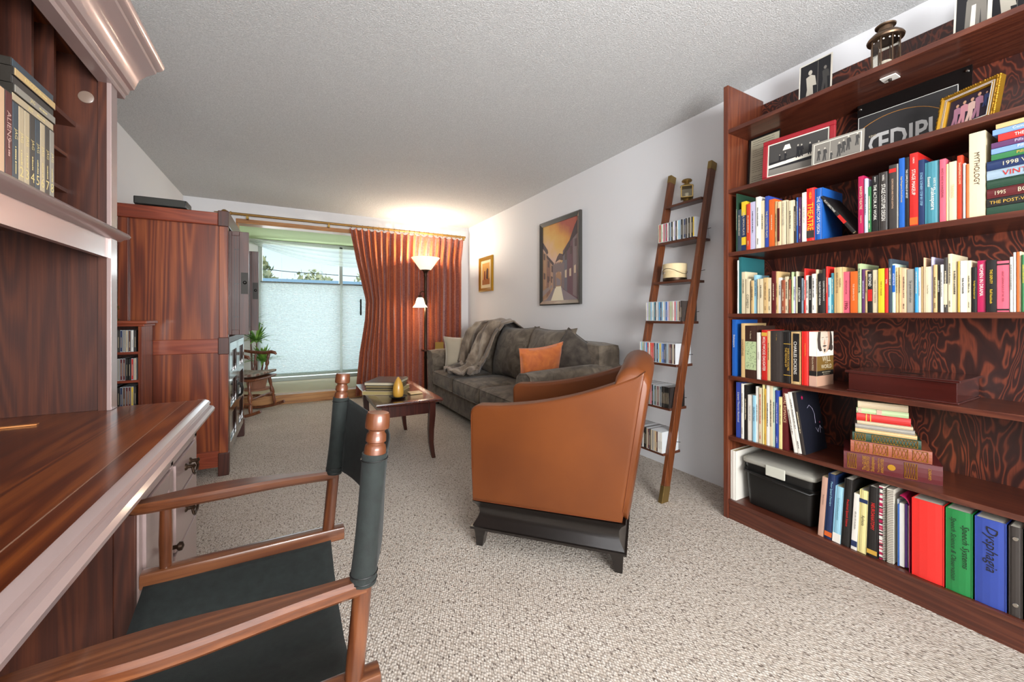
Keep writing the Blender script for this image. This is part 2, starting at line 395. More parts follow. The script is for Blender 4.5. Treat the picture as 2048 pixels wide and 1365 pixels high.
# ------------------------------------------------------------------ the room
XR, XL, YF, YB, HC = 2.386, -1.06, 5.68, -2.6, 2.44
WX0, WX1, WZ0, WZ1, YBAY = -.57, 2.262, .125, 2.205, 6.85
struct(MB().box(XL, YB, -.1, XR, YF, 0).build('floor', M['carpet']))
struct(MB().box(XL - .1, YB - .1, HC, XR + .1, YF + .12, HC + .1).build('ceiling', M['ceiling']))
struct(MB().box(XR, YB - .1, -.1, XR + .12, YF + .12, HC).build('wall_right', M['wall']))
struct(MB().box(XL - .12, YB - .1, -.1, XL, YF + .12, HC).build('wall_left', M['wall']))
b = MB().box(XL, YF, -.1, WX0, YF + .12, HC).box(WX1, YF, -.1, XR, YF + .12, HC).box(WX0, YF, WZ1, WX1, YF + .12, HC).box(WX0, YF, -.1, WX1, YF + .12, .02)
struct(b.build('wall_far', M['wall']))
b = MB().box(XL, YB - .12, 0, -1.0, YB, HC).box(1.95, YB - .12, 0, XR, YB, HC).box(-1.0, YB - .12, 0, 1.95, YB, .3).box(-1.0, YB - .12, 2.2, 1.95, YB, HC)
struct(b.build('wall_rear', M['wall']))
# oak lining of the patio opening
b = MB().box(WX0, YF - .03, WZ1 - .02, WX1, YF + .14, WZ1 + .0).box(WX0, YF - .03, .1, WX0 + .02, YF + .14, WZ1 - .02).box(WX1 - .02, YF - .03, .1, WX1, YF + .14, WZ1 - .02)
b.box(WX0 - .0, YF - .025, WZ1 - .0, WX1, YF - .002, WZ1 + .035)
struct(b.build('trim_1', M['oak'], bevel=.003))
struct(MB().box(WX0, YF - .05, .0, WX1, YF + .1, .115).build('trim_2', M['oak'], bevel=.006))
# bay beyond
struct(MB().box(-.85, YF + .12, .02, 2.5, YBAY, .115).build('floor_bay', M['carpet_pale']))
struct(MB().box(-.85, YF + .12, 2.21, 2.5, YBAY + .1, 2.3).build('ceiling_bay', M['bay_green']))
struct(MB().box(-.95, YF + .12, .0, -.85, YBAY + .1, 2.3).build('wall_bay_left', M['white_paint']))
struct(MB().box(2.5, YF + .12, .0, 2.6, YBAY + .1, 2.3).build('wall_bay_right', M['white_paint']))
b = MB().box(-.85, YBAY, 0, -.42, YBAY + .1, 2.21).box(2.32, YBAY, 0, 2.5, YBAY + .1, 2.21).box(-.42, YBAY, 2.18, 2.32, YBAY + .1, 2.21)
struct(b.build('wall_bay_far', M['white_paint']))
w1 = bpy.data.objects.new('window_1', None); C.objects.link(w1); struct(w1); w1.location = (.95, YBAY, .1)
greyframe = mat('grey_window_frame', '#a9b1ab', .5)
b = MB()
for x in (-.42, .665, 1.72, 2.27): b.box(x, YBAY - .03, .12, x + .05, YBAY + .06, 2.18)
b.box(-.42, YBAY - .03, 2.15, 2.32, YBAY + .06, 2.2).box(-.42, YBAY - .03, .115, 2.32, YBAY + .06, .17)
b.build('window_frame', greyframe, w1, bevel=.004)
MB().box(-.37, YBAY + .02, 1.575, 2.27, YBAY + .055, 1.60).build('window_rail', mat('dark_grey_rail', '#6e726c', .5), w1)
b = MB()
for x0, x1 in ((-.37, .665), (.715, 1.72), (1.77, 2.27)): b.box(x0, YBAY + .01, .17, x1, YBAY + .016, 2.15)
b.build('glass_pane', M['glass'], w1)
MB().rbox(.975, YBAY - .105, 1.23, .025, .02, .26, .008).box(.967, YBAY - .1, 1.13, .983, YBAY - .03, 1.145).box(.967, YBAY - .1, 1.32, .983, YBAY - .03, 1.335).build('door_handle', M['blacksatin'], w1, smooth=40)

# blinds in the bay
def blind(x0, x1, label):
    t = thing('cellular_blind', label, 'blind', ((x0 + x1) / 2, YBAY - .06, .19), group='cellular blinds in the patio windows')
    n = 62; z0, z1 = .235, 1.575; b = MB(); dz = (z1 - z0) / n
    for i in range(n):
        z = z0 + i * dz; y = YBAY - .06
        b.quad((x0, y, z), (x1, y, z), (x1, y - .011, z + dz / 2), (x0, y - .011, z + dz / 2))
        b.quad((x0, y - .011, z + dz / 2), (x1, y - .011, z + dz / 2), (x1, y, z + dz), (x0, y, z + dz))
    b.build('pleated_shade', M['blind'], t)
    MB().box(x0, YBAY - .085, 1.575, x1, YBAY - .045, 1.595).build('top_rail', mat('blind_top_rail', '#70766f', .5), t, bevel=.003)
    MB().cyl((x0, YBAY - .065, .215), (x1, YBAY - .065, .215), .022, n=14).build('bottom_rail', mat('blind_rail', '#a9bab4', .5), t, smooth=40)
    b = MB()
    for k in (.25, .75): b.cyl((x0 + (x1 - x0) * k, YBAY - .078, 1.59), (x0 + (x1 - x0) * k, YBAY - .078, 2.18), .0012, n=5)
    b.build('cord', M['white'], t)
blind(-.39, .672, 'wide pale cellular blind covering the glass pane left of the grey mullion')
blind(.708, 1.73, 'pale cellular blind partly hidden by the copper curtains, right of the mullion')
# sheer scarf swag
def swag(z_top, sag, zw, x0, x1, y, ph):
    def fn(u, v):
        x = x0 + (x1 - x0) * u; s = 1 - (2 * u - 1) ** 2
        zt = z_top - .06 * s; zb = z_top - .05 - sag * s
        f = sin(v * 24 + u * 2 + ph) * .022 * (.4 + .6 * v)
        return Vector((x, y + f, zt + (zb - zt) * v))
    return MB().grid(fn, 40, 30)
sw = swag(2.195, .29, 0, -.55, 2.3, YBAY - .13, 0)
o = sw.build('sheer_scarf', M['sheer'], smooth=60); tag(o, 'sheer white scarf swagged across the top of the patio window', 'scarf valance')
# outside
M['grass'] = mat('dry_lawn', '#b6b79a', .95); M['roofblue'] = mat('blue_metal_roof', '#8fb5c2', .5); M['siding'] = mat('pale_siding', '#d5d3ca', .8)
struct(MB().box(-25, YBAY + .1, -.4, 25, 60, -.3).build('ground_outside', M['grass']))
bd = thing('neighbouring_shed', 'low pale shed with a blue metal roof seen through the patio glass', 'building', (-1.0, 24, -.3))
MB().box(-5, 22, -.3, 4.2, 26, 2.4).build('wall', M['siding'], bd)
MB().prism([(21.6, 2.4), (26.4, 2.4), (24, 3.05)], 'x', -5.3, 4.5).build('roof', M['roofblue'], bd)
def tree(x, y, r, h, label, n=900, hexc='#b3bd95'):
    t = thing('leafy_tree', label, 'tree', (x, y, -.3), group='trees beyond the patio'); rnd = random.Random(int(x * 10) + 50)
    MB().tube([(x, y, -.3), (x + .1, y, h * .5), (x, y, h * .85)], [.16, .12, .06], 8).build('trunk', M['rocker'], t, smooth=50)
    b = MB()
    for i in range(n):
        d = Vector((rnd.gauss(0, 1), rnd.gauss(0, 1), rnd.gauss(0, .8))).normalized() * r * rnd.random() ** .4
        c = Vector((x, y, h)) + d; a = Euler((rnd.uniform(0, 6), rnd.uniform(0, 6), rnd.uniform(0, 6))).to_matrix(); s = rnd.uniform(.07, .15) * r
        b.poly([c + a @ Vector(p) * s for p in ((-1, 0, 0), (0, -.5, 0.1), (1, 0, 0), (0, .5, .1))])
    b.build('crown', mat('crown_leaves', hexc, .8), t)
tree(-3.3, 30, 2.4, 3.4, 'bushy pale tree beyond the shed at the left of the patio glass', 1500)
tree(1.2, 30.5, 1.7, 2.6, 'rounded tree behind the middle of the blue shed roof', 900)
tree(5.4, 31, 1.7, 2.9, 'small tree beyond the patio glass beside the curtain edge', 700)
t = thing('overhead_cable', 'thin dark overhead cable crossing the view above the blue roof', 'cable', (-6, 15, -.3))
MB().tube([(-6, 15, 2.95), (0, 15, 2.55), (8, 15, 2.35)], .012, 6).build('cable', M['black'], t)
for x, z in ((-6, 3.1), (8, 2.5)): MB().cyl((x, 15, -.3), (x, 15, z), .1, n=10).build('pole', M['rocker'], t)

# ------------------------------------------------------------------ curtain rod and curtains
YR = 5.585; ZR = 2.277
rod = thing('curtain_rod', 'antique gold curtain rod with turned finial above the patio opening', 'curtain rod', (.8, YR, ZR))
MB().cyl((-.60, YR, ZR), (2.30, YR, ZR), .015, n=14).build('pole', M['rod'], rod, smooth=40)
def finial(xs, sg):
    pr = [(.015, 0), (.021, .008), (.021, .018), (.012, .024), (.02, .036), (.034, .06), (.037, .075), (.03, .092), (.014, .105), (.012, .12), (.006, .14), (.004, .165), (.001, .17)]
    R = Matrix.Translation((xs, YR, ZR)) @ Matrix.Rotation(sg * pi / 2, 4, 'Y')
    MB().lathe(pr, n=20, M=R).build('finial', M['rod'], rod, smooth=50)
finial(-.60, -1)
for x in (-.45, .42, 2.27):
    MB().box(x - .012, YR - .01, ZR - .05, x + .012, YF - .001, ZR - .03).box(x - .012, YR - .018, ZR - .05, x + .012, YR + .018, ZR - .013).build('bracket', M['brass'], rod, bevel=.002)
for i in range(23):
    x = .69 + i * .0695; MB().tube([(x, YR + .024 * cos(a), ZR - .006 + .024 * sin(a)) for a in [k * pi / 6 for k in range(13)]], .003, 6, cap=False).build('ring', M['rod'], rod, smooth=60)
def curtain(label, edges, folds, seed, y0=YR):
    rnd = random.Random(seed); nu, nv = folds * 10, 46; amp = [rnd.uniform(.65, 1.2) for _ in range(folds + 2)]; wob = [rnd.uniform(-.3, .3) for _ in range(folds + 2)]
    zt, zb = ZR - .042, .03
    def fn(u, v):
        z = zt + (zb - zt) * v; x0, x1 = edges(z)
        u = u + .012 * sin(u * 11 + seed) * sin(u * pi); k = u * folds; i = int(min(folds - 1, k)); a = amp[i] * (1 - (k - i)) + amp[i + 1] * (k - i); wb = wob[i] * (1 - (k - i)) + wob[i + 1] * (k - i)
        ph = 2 * pi * (k + wb * (.25 + v * .6)); tight = 1 - math.exp(-v * 14)
        x = x0 + (x1 - x0) * u + .012 * sin(ph * 2 + 1) * tight
        y = y0 + (.020 + .034 * tight) * a * sin(ph) + .010 * sin(ph * 2.3 + v * 3 + seed) * tight
        if v < .04: z += .012 * cos(ph) * (1 - v / .04)
        return Vector((x, y, z))
    o = MB().grid(fn, nu, nv).build('curtain', M['curtain'], smooth=80); tag(o, label, 'curtain', 'copper curtains'); return o
def le(z):
    # left edge is drawn back about half way down
    for (za, xa), (zb_, xb) in zip(((2.30, .655), (1.85, .74), (1.30, .87), (1.05, .86), (.6, .79), (0, .735)), ((1.85, .74), (1.30, .87), (1.05, .86), (.6, .79), (0, .735), (-1, .7))):
        if z <= za and z > zb_: return xa + (xb - xa) * (za - z) / (za - zb_)
    return .655
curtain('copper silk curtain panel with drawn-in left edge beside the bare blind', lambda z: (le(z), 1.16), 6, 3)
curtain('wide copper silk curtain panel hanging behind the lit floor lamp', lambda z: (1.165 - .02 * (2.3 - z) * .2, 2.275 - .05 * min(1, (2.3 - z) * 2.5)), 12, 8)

# ------------------------------------------------------------------ armoire
ax0, ax1, ay0, ay1 = -.935, -.378, 3.313, 4.36
ar = thing('armoire', 'tall reddish teak armoire with pocket doors beside the patio opening', 'armoire', ((ax0 + ax1) / 2, (ay0 + ay1) / 2, 0))
for y in (ay0 + .02, ay1 - .04): MB().box(ax0 + .03, y, .06, ax1 - .02, y + .02, 1.70).build('side_panel', M['teak_z'], ar)
for y in (ay0, ay1 - .05):
    for x in (ax0, ax1 - .05): MB().box(x, y, 0, x + .05, y + .05, 1.70).build('corner_post', M['teak_z'], ar, bevel=.003)
for y0, y1 in ((ay0 + .004, ay0 + .03), (ay1 - .03, ay1 - .004)):
    for z0, z1 in ((.06, .17), (.835, .93)): MB().box(ax0 + .05, y0, z0, ax1 - .05, y1, z1).build('side_rail', M['teak_x'], ar, bevel=.003)
MB().box(ax0 - .005, ay0 - .008, 1.70, ax1 - .055, ay1 + .008, 1.785).build('top_rail', M['teak_x'], ar, bevel=.006)
MB().box(ax1 - .055, ay0 - .014, 1.695, ax1 + .006, ay1 + .014, 1.80).build('front_cornice', M['teak_dark'], ar, bevel=.004)
for ya, yb, za, zb in ((ay0 - .010, ay0 + .052, .825, .94), (ay0 - .010, ay0 + .055, 0, .155), (ay1 - .055, ay1 + .01, 0, .155)): MB().box(ax1 - .055, ya, za, ax1 + .006, yb, zb).build('corner_block', M['teak_dark'], ar, bevel=.004)
MB().box(ax1 - .05, ay0 + .052, .897, ax1 + .004, ay1 - .05, .94).build('waist_rail', M['teak_dark'], ar, bevel=.004)
MB().box(ax0, ay0 + .05, .06, ax0 + .02, ay1 - .05, 1.7).build('back_panel', M['teak_dark'], ar)
for i, (y0, y1) in enumerate(((ay0 + .05, (ay0 + ay1) / 2 - .003), ((ay0 + ay1) / 2 + .003, ay1 - .05))):
    b = MB().box(ax1 - .03, y0, .13, ax1 - .012, y1, .895)
    b.box(ax1 - .012, y0, .13, ax1 + .002, y0 + .06, .895).box(ax1 - .012, y1 - .06, .13, ax1 + .002, y1, .895)
    for z in (.13, .38, .62, .835): b.box(ax1 - .012, y0 + .06, z, ax1 + .002, y1 - .06, z + .06)
    d = b.build('lower_door', mat('lacquered_door', '#2c1610', .12, coat=.8), ar, bevel=.003)
    yy = y1 - .03 if i == 0 else y0 + .03
    MB().box(ax1 + .002, yy - .018, .43, ax1 + .006, yy + .018, .58).tube([(ax1 + .006, yy, .55), (ax1 + .03, yy, .54), (ax1 + .035, yy, .50), (ax1 + .03, yy, .46), (ax1 + .006, yy, .45)], .006, 8).build('handle', M['blacksatin'], d, smooth=50)
for i, y in enumerate((ay0 + .035, ay1 - .06)):
    x0, x1 = ax1 - .40, -.262
    b = MB().box(x0, y, .955, x1, y + .022, 1.675)
    b.box(ax1 + .005, y - .006, .955, ax1 + .018, y, 1.675).box(x1 - .055, y - .006, .955, x1, y, 1.675).box(ax1 + .018, y - .006, 1.645, x1 - .055, y, 1.675).box(ax1 + .018, y - .006, .955, x1 - .055, y, .99)
    d = b.build('pocket_door', M['teak_dark'], ar, bevel=.002)
    b = MB()
    for x in (ax1 + .032, ax1 + .048):
        b.box(x - .0015, y - .0012, .99, x + .0015, y, 1.645)
        for z in (1.08, 1.31, 1.55): b.cyl((x + .006, y - .004, z), (x + .006, y, z), .004, n=8)
    b.build('louvre_strip', M['black'], d)
    MB().box(x1 - .045, y - .010, 1.24, x1 - .004, y - .006, 1.39).lathe([(.010, 0), (.012, .006), (.006, .014)], n=12, M=Matrix.Translation((x1 - .022, y - .010, 1.32)) @ Matrix.Rotation(pi / 2, 4, 'X')).build('lock_plate', M['blacksatin'], d, smooth=40)
t = thing('speaker_bar', 'long dark speaker lying on top of the teak armoire', 'speaker', (-.70, 3.62, 1.8))
b = MB().rbox(-.745, 3.45, 1.83, .27, .16, .055, .01, 5); b.build('case', M['black'], t, smooth=40)
MB().box(-.87, 3.366, 1.808, -.62, 3.369, 1.85).build('grille', mat('speaker_grille', '#3a3a36', .8), t)
for ch in t.children: ch.location.z -= .0

# ------------------------------------------------------------------ CD tower beside the armoire
rx0, rx1, ry0, ry1 = -1.055, -.755, 3.05, 3.25
rk = thing('disc_rack', 'narrow reddish wood rack of discs between hutch and armoire', 'rack', ((rx0 + rx1) / 2, ry0 + .1, 0))
for x in (rx0, rx1 - .018): MB().box(x, ry0, 0, x + .018, ry1, 1.04).build('side_panel', M['teak_z'], rk, bevel=.002)
MB().box(rx0, ry1 - .008, 0, rx1, ry1, 1.04).build('back_panel', M['teak_dark'], rk)
MB().box(rx0 - .0, ry0 - .02, 1.04, rx1 + .025, ry1, 1.058).box(rx0, ry0 - .01, 1.025, rx1 + .012, ry1, 1.04).build('top_board', M['teak_x'], rk, bevel=.004)
rz = [.05 + .163 * k for k in range(6)]
for z in rz: MB().box(rx0 + .018, ry0 + .005, z, rx1 - .018, ry1 - .008, z + .014).build('shelf', M['teak_x'], rk)
cdmesh = {}
def cd_mesh(col):
    if col not in cdmesh:
        b = MB().box(0, -.0050, 0, .142, .0050, .125)
        b.box(-.0006, -.0040, .003, 0, .0040, .122, 1)
        rnd = random.Random(sum(map(ord, col)) % 97)
        r2 = rnd.uniform(.03, .08)
        b.box(-.0009, -.0009, .025, -.0006, .0009, .025 + r2, 2)
        o = b.build('disc_case', [mat('case_plastic_' + col, HEX[col] if col in ('black', 'charcoal') else '#b9bdc0', .2, coat=.4), pc(col), ink('beige' if col in ('black', 'charcoal', 'navy', 'maroon', 'red', 'darkgreen', 'blue', 'brown', 'purple') else 'grey')])
        cdmesh[col] = o.data; bpy.data.objects.remove(o)
    return cdmesh[col]
ORD = ['zeroth', 'first', 'second', 'third', 'fourth', 'fifth', 'sixth', 'seventh', 'eighth', 'ninth', 'tenth', 'eleventh', 'twelfth', 'thirteenth', 'fourteenth', 'fifteenth', 'sixteenth', 'seventeenth', 'eighteenth', 'nineteenth', 'twentieth']
def ordn(n):
    if n <= 20: return ORD[n]
    t = {2: 'twenty', 3: 'thirty', 4: 'forty', 5: 'fifty', 6: 'sixty', 7: 'seventy'}[n // 10]
    return t + '-' + ORD[n % 10] if n % 10 else t[:-1] + 'ieth'
def cds(seq, pos, step, rz_, shelf, group, z):
    for i, c in enumerate(seq):
        o = bpy.data.objects.new('disc_case', cd_mesh(c)); C.objects.link(o)
        p = Vector(pos) + Vector(step) * i; o.location = (p.x, p.y, z); o.rotation_euler = (0, 0, rz_)
        tag(o, '%s disc case, %s from left, %s' % (CN.get(c, c), ordn(i + 1), shelf), 'disc case', group)
CN = dict(palegreen='pale green', darkgreen='dark green', lightblue='light blue', skyblue='sky blue', bluegrey='blue-grey', darkbrown='dark brown', tealblue='muted teal', paleyellow='pale yellow', redorange='red-orange', royal='royal blue', kelly='bright green', brightred='bright red')
rnd = random.Random(5)
pal = ['black', 'charcoal', 'maroon', 'beige', 'black', 'navy', 'brown', 'grey', 'red', 'black', 'white', 'purple']
for z, nm in ((rz[5], 'upper tier of narrow rack beside armoire'), (rz[4], 'second tier of narrow rack beside armoire'), (rz[3], 'third tier of narrow rack beside armoire')):
    seq = [rnd.choice(pal) for _ in range(21)]; seq[19] = 'white' if z == rz[5] else ('red' if z == rz[4] else 'yellow')
    cds(seq, (rx0 + .03, ry0 + .012, 0), (.0118, 0, 0), pi / 2, nm, 'discs in the narrow rack', z + .0142)
t = thing('brass_figurine', 'small aged brass ornament standing on top of the disc rack', 'ornament', (-.905, 3.13, 1.058))
MB().lathe([(.03, 0), (.032, .01), (.012, .02), (.010, .05), (.03, .07), (.03, .085), (.008, .1), (.008, .16), (.02, .17), (.018, .2), (.004, .22)], (-.905, 3.13, 1.058), 16).build('body', M['aged_brass'], t, smooth=50)
# ------------------------------------------------------------------ desk with hutch
dY0, dY1 = .12, 1.93; dX0 = XL + .01; dXF = -.298
dk = thing('desk', 'cherry desk with pale sheen painted on its moulded front edge in the left foreground', 'desk', (-.68, 1.0, 0))
top = MB().box(dX0, dY0, .725, dXF - .052, dY1 - .0, .76)
top.build('desk_top', M['cherry_y'], dk)
MB().box(dXF - .050, dY0, .727, dXF, dY1, .7600).build('top_border', M['cherry_y'], dk)
MB().box(dXF - .0525, dY0, .757, dXF - .0505, dY1, .7605).build('inlay_line', mat('inlay', '#8d6a56', .3), dk)
prof = [(-.02, .722), (-.02, .7595), (.0, .7595), (.004, .758), (.016, .752), (.020, .744), (.016, .738), (.018, .734), (.028, .731), (.034, .722), (.032, .712), (.024, .706), (.018, .704), (.010, .692), (.006, .676), (-.004, .664), (-.02, .66)]
pr = [(dXF + x, z) for x, z in prof]
MB().prism(pr, 'y', dY0, dY1 + .012).build('edge_moulding', M['cherry_painted_sheen'], dk, smooth=35)
pY0, pY1 = 1.25, 1.90; pX = -.315
MB().box(dX0, pY0, .06, pX - .04, pY0 + .02, .725).build('pedestal_side', M['cherry_z'], dk); MB().box(dX0, pY1 - .02, .0, pX - .02, pY1, .725).build('pedestal_side', M['cherry_z'], dk)
MB().box(pX - .045, pY0 - .006, .0, pX - .004, pY0 + .03, .665).build('corner_post', M['cherry_z'], dk, bevel=.003)
b = MB()  # face frame
b.box(pX - .02, pY0, 0, pX, pY0 + .025, .665).box(pX - .02, 1.535, 0, pX, 1.56, .665).box(pX - .02, pY1 - .03, 0, pX, pY1, .665).box(pX - .02, pY0, .63, pX, pY1, .70).box(pX - .02, pY0, 0, pX, pY1, .06)
b.build('face_frame', M['cherry_painted_sheen'], dk, bevel=.002)
d = MB().box(pX - .02, pY0 + .028, .063, pX - .004, 1.532, .627).box(pX - .004, pY0 + .028, .063, pX + .006, pY0 + .075, .627).box(pX - .004, 1.487, .063, pX + .006, 1.532, .627).box(pX - .004, pY0 + .075, .063, pX + .006, 1.487, .11).box(pX - .004, pY0 + .075, .58, pX + .006, 1.487, .627).build('door', M['cherry_painted_sheen'], dk, bevel=.002)
MB().lathe([(.006, 0), (.006, .012), (.013, .018), (.012, .026), (.002, .03)], n=14, M=Matrix.Translation((pX + .006, 1.51, .40)) @ Matrix.Rotation(pi / 2, 4, 'Y')).build('knob', M['bronze'], d, smooth=50)
def bail(cx, cy, cz, par):
    b = MB()
    for s in (-1, 1): b.lathe([(.012, 0), (.011, .004), (.006, .008), (.006, .02), (.009, .024), (.002, .028)], n=12, M=Matrix.Translation((cx, cy + s * .032, cz)) @ Matrix.Rotation(pi / 2, 4, 'Y'))
    b.tube([(cx + .018, cy - .032, cz), (cx + .022, cy - .036, cz - .018), (cx + .022, cy - .018, cz - .03), (cx + .022, cy + .018, cz - .03), (cx + .022, cy + .036, cz - .018), (cx + .018, cy + .032, cz)], .0042, 8)
    b.build('bail_handle', M['bronze'], par, smooth=50)
for z0, z1 in ((.52, .627), (.355, .515), (.063, .35)):
    d = MB().rbox(pX - .004, (1.563 + 1.867) / 2, (z0 + z1) / 2, .022, 1.867 - 1.563, z1 - z0 - .004, .004, 4).build('drawer', M['cherry_painted_sheen'], dk, smooth=30)
    bail(pX + .007, 1.715, (z0 + z1) / 2 + .008, d)
MB().box(pX - .02, dY0, .660, pX - .002, pY0, .70).build('apron', M['cherry_painted_sheen'], dk, bevel=.002)
MB().box(dX0, dY0, .05, dX0 + .018, pY0, .725).box(dX0, dY0, 0, pX - .02, dY0 + .02, .725).build('modesty_panel', M['cherry_z'], dk)
# hutch
hX = -.545; hZ0 = .7605
hu = thing('hutch', 'tall cherry hutch with crown moulding standing on the desk', 'hutch', (-.8, 1.1, hZ0))
MB().box(dX0, 1.885, hZ0, hX - .022, 1.905, 1.98).build('side_panel', M['cherry_z'], hu)
MB().box(dX0, dY0, hZ0, hX - .022, dY0 + .02, 1.98).build('side_panel', M['cherry_z'], hu)
MB().box(hX - .03, 1.865, hZ0, hX - .008, 1.907, 1.96).build('inner_stile', M['cherry_z'], hu)
MB().box(hX - .008, 1.862, hZ0, hX + .004, 1.915, 1.96).box(hX - .03, dY0 - .005, hZ0, hX + .004, dY0 + .05, 1.96).build('front_stile', M['cherry_painted_sheen'], hu, bevel=.001)
MB().box(dX0, dY0 + .02, hZ0, dX0 + .012, 1.885, 1.98).build('back_panel', M['cherry_z'], hu)
MB().box(dX0 + .012, dY0 + .02, 1.355, hX - .022, 1.885, 1.385).build('shelf', M['cherry_y'], hu)
MB().box(hX - .022, dY0 + .02, 1.285, hX - .004, 1.9, 1.352).build('shelf_fascia', M['cherry_painted_sheen'], hu)
pr = [(hX - .03, 1.352), (hX - .03, 1.386), (hX + .012, 1.386), (hX + .028, 1.381), (hX + .034, 1.372), (hX + .028, 1.364), (hX + .014, 1.360), (hX + .004, 1.352)]
MB().prism(pr, 'y', dY0 - .02, 1.945).build('shelf_moulding', M['cherry_painted_sheen'], hu, smooth=40)
cr = [(-.03, 1.885), (-.03, 2.045), (.118, 2.045), (.122, 2.036), (.117, 2.024), (.108, 2.016), (.098, 2.012), (.095, 2.004), (.070, 1.988), (.048, 1.966), (.038, 1.940), (.034, 1.926), (.022, 1.922), (.018, 1.905), (.010, 1.900), (.008, 1.885)]
pr = [(hX + x, z) for x, z in cr]
MB().prism(pr, 'y', dY0 - .05, 1.975).build('crown_moulding', M['cherry_painted_sheen'], hu, smooth=35)
MB().box(dX0, dY0, 1.965, hX - .02, 1.905, 2.0).build('top_board', M['cherry_y'], hu)
MB().box(dX0 + .012, dY0 + .02, 1.722, -.635, 1.885, 1.737).build('upper_shelf', M['cherry_y'], hu)
for z in (1.497, 1.616): MB().box(dX0 + .012, 1.60, z, -.655, 1.885, z + .012).build('cubby_shelf', M['cherry_y'], hu)
MB().box(dX0 + .012, 1.588, 1.386, -.66, 1.60, 1.722).build('cubby_divider', M['cherry_z'], hu)
for y in (1.735, 1.615, 1.45, 1.2): MB().box(dX0 + .012, y - .006, 1.737, -.63, y + .006, 1.965).build('upper_divider', M['cherry_z'], hu)
MB().lathe([(.020, 0), (.020, .003), (.018, .004), (.0, .0045)], n=24, M=Matrix.Translation((-.61, 1.885, 1.83)) @ Matrix.Rotation(pi / 2, 4, 'X')).build('clear_disc', mat('clear_disc_plastic', '#7d6a5e', .3), hu, smooth=30)
MB().box(-.60, 1.868, 1.392, -.588, 1.885, 1.415).box(-.66, 1.878, 1.392, -.60, 1.883, 1.398).build('hinge', M['blacksatin'], hu)
o = MB().box(-1.0, -.008, 0, -.0, .008, .004, M=Matrix.Translation((-.66, 1.72, .7607)) @ Matrix.Rotation(radians(4), 4, 'Z') @ Matrix.Diagonal((.34, 1, 1, 1))).build('wooden_strip', wood('pale_wood_strip', '#8a4a22', '#b06a35', '#c98a50', 'x', .4, .3)); tag(o, 'thin pale wooden strip lying on the desk top beneath the hutch', 'wooden strip')
# disc sets inside the hutch
def dvd(y, z, h, t, c, label, ttl, lie=False, x=-.54, inkk='#e0cf8e', d=.135, name='disc_set', group=None, txt=None):
    b = MB().box(0, -t / 2, 0, d, t / 2, h); b.box(-.0008, -t / 2 + .001, .003, 0, t / 2 - .001, h - .003, 1)
    o = b.build(name, [mat('case_dark', '#26231f', .3), pc(c)], world=False, bevel=.001)
    tag(o, label, 'disc set', group)
    if ttl:
        k = MB(); put_text(k, ttl[0], (-.0012, 0, h * .60), (0, 0, -1), (0, -1, 0), h * .36, t * .6)
        if len(ttl) > 1: put_text(k, ttl[1], (-.0012, 0, h * .16), (0, -1, 0), (0, 0, 1), t * .75, h * .13)
        scribble(k, (-.0012, 0, h * .34), (0, 0, -1), (0, -1, 0), h * .2, t * .25, random.Random(int(y * 999)))
        k.build('title', ink(inkk), o, world=False)
    o.location = (x, y, z); o.rotation_euler = (-pi / 2, 0, pi) if lie else (0, 0, pi)
    return o
for i in range(8):
    y = 1.305 + .0221 * (i + .5)
    dvd(y, 1.3862, .178, .0215, ['slate', 'beige', 'beige', 'charcoal', 'slate', 'beige', 'charcoal', 'grey'][i], 'upright disc set numbered %d under the lying cases in the hutch' % (i + 1), ('JAG', str(i + 1)), group='numbered disc sets in the hutch')
dvd(1.292, 1.3862, .19, .024, 'maroon', 'dull maroon disc case left of the numbered sets in the hutch', ('ALIENS',), inkk='#caa9a0')
dvd(1.262, 1.3862, .19, .03, 'peach', 'orange-cream disc case left of the maroon one in the hutch', None)
dvd(1.228, 1.3862, .185, .034, 'brown', 'brown disc case at the left photo edge inside the hutch', None)
lays = [('beige', 'lowest of the lying disc sets stacked on the numbered ones', 'JAG'), ('grey', 'second lowest lying disc set stacked on the numbered ones', 'JAG'), ('charcoal', 'dark middle disc set in the lying stack in the hutch', None), ('tan', 'gold disc set second from top of the lying stack', 'KINGDOM'), ('slate', 'dark disc set topmost of the lying stack in the hutch', None)]
for i, (c, lb, tt) in enumerate(lays):
    dvd(1.482 + .002 * (i % 2), 1.5645 + .0187 * (i + .5), .178, .0182, c, lb, (tt,) if tt else None, lie=True, x=-.541 + .003 * (i % 2), group='lying disc sets in the hutch')

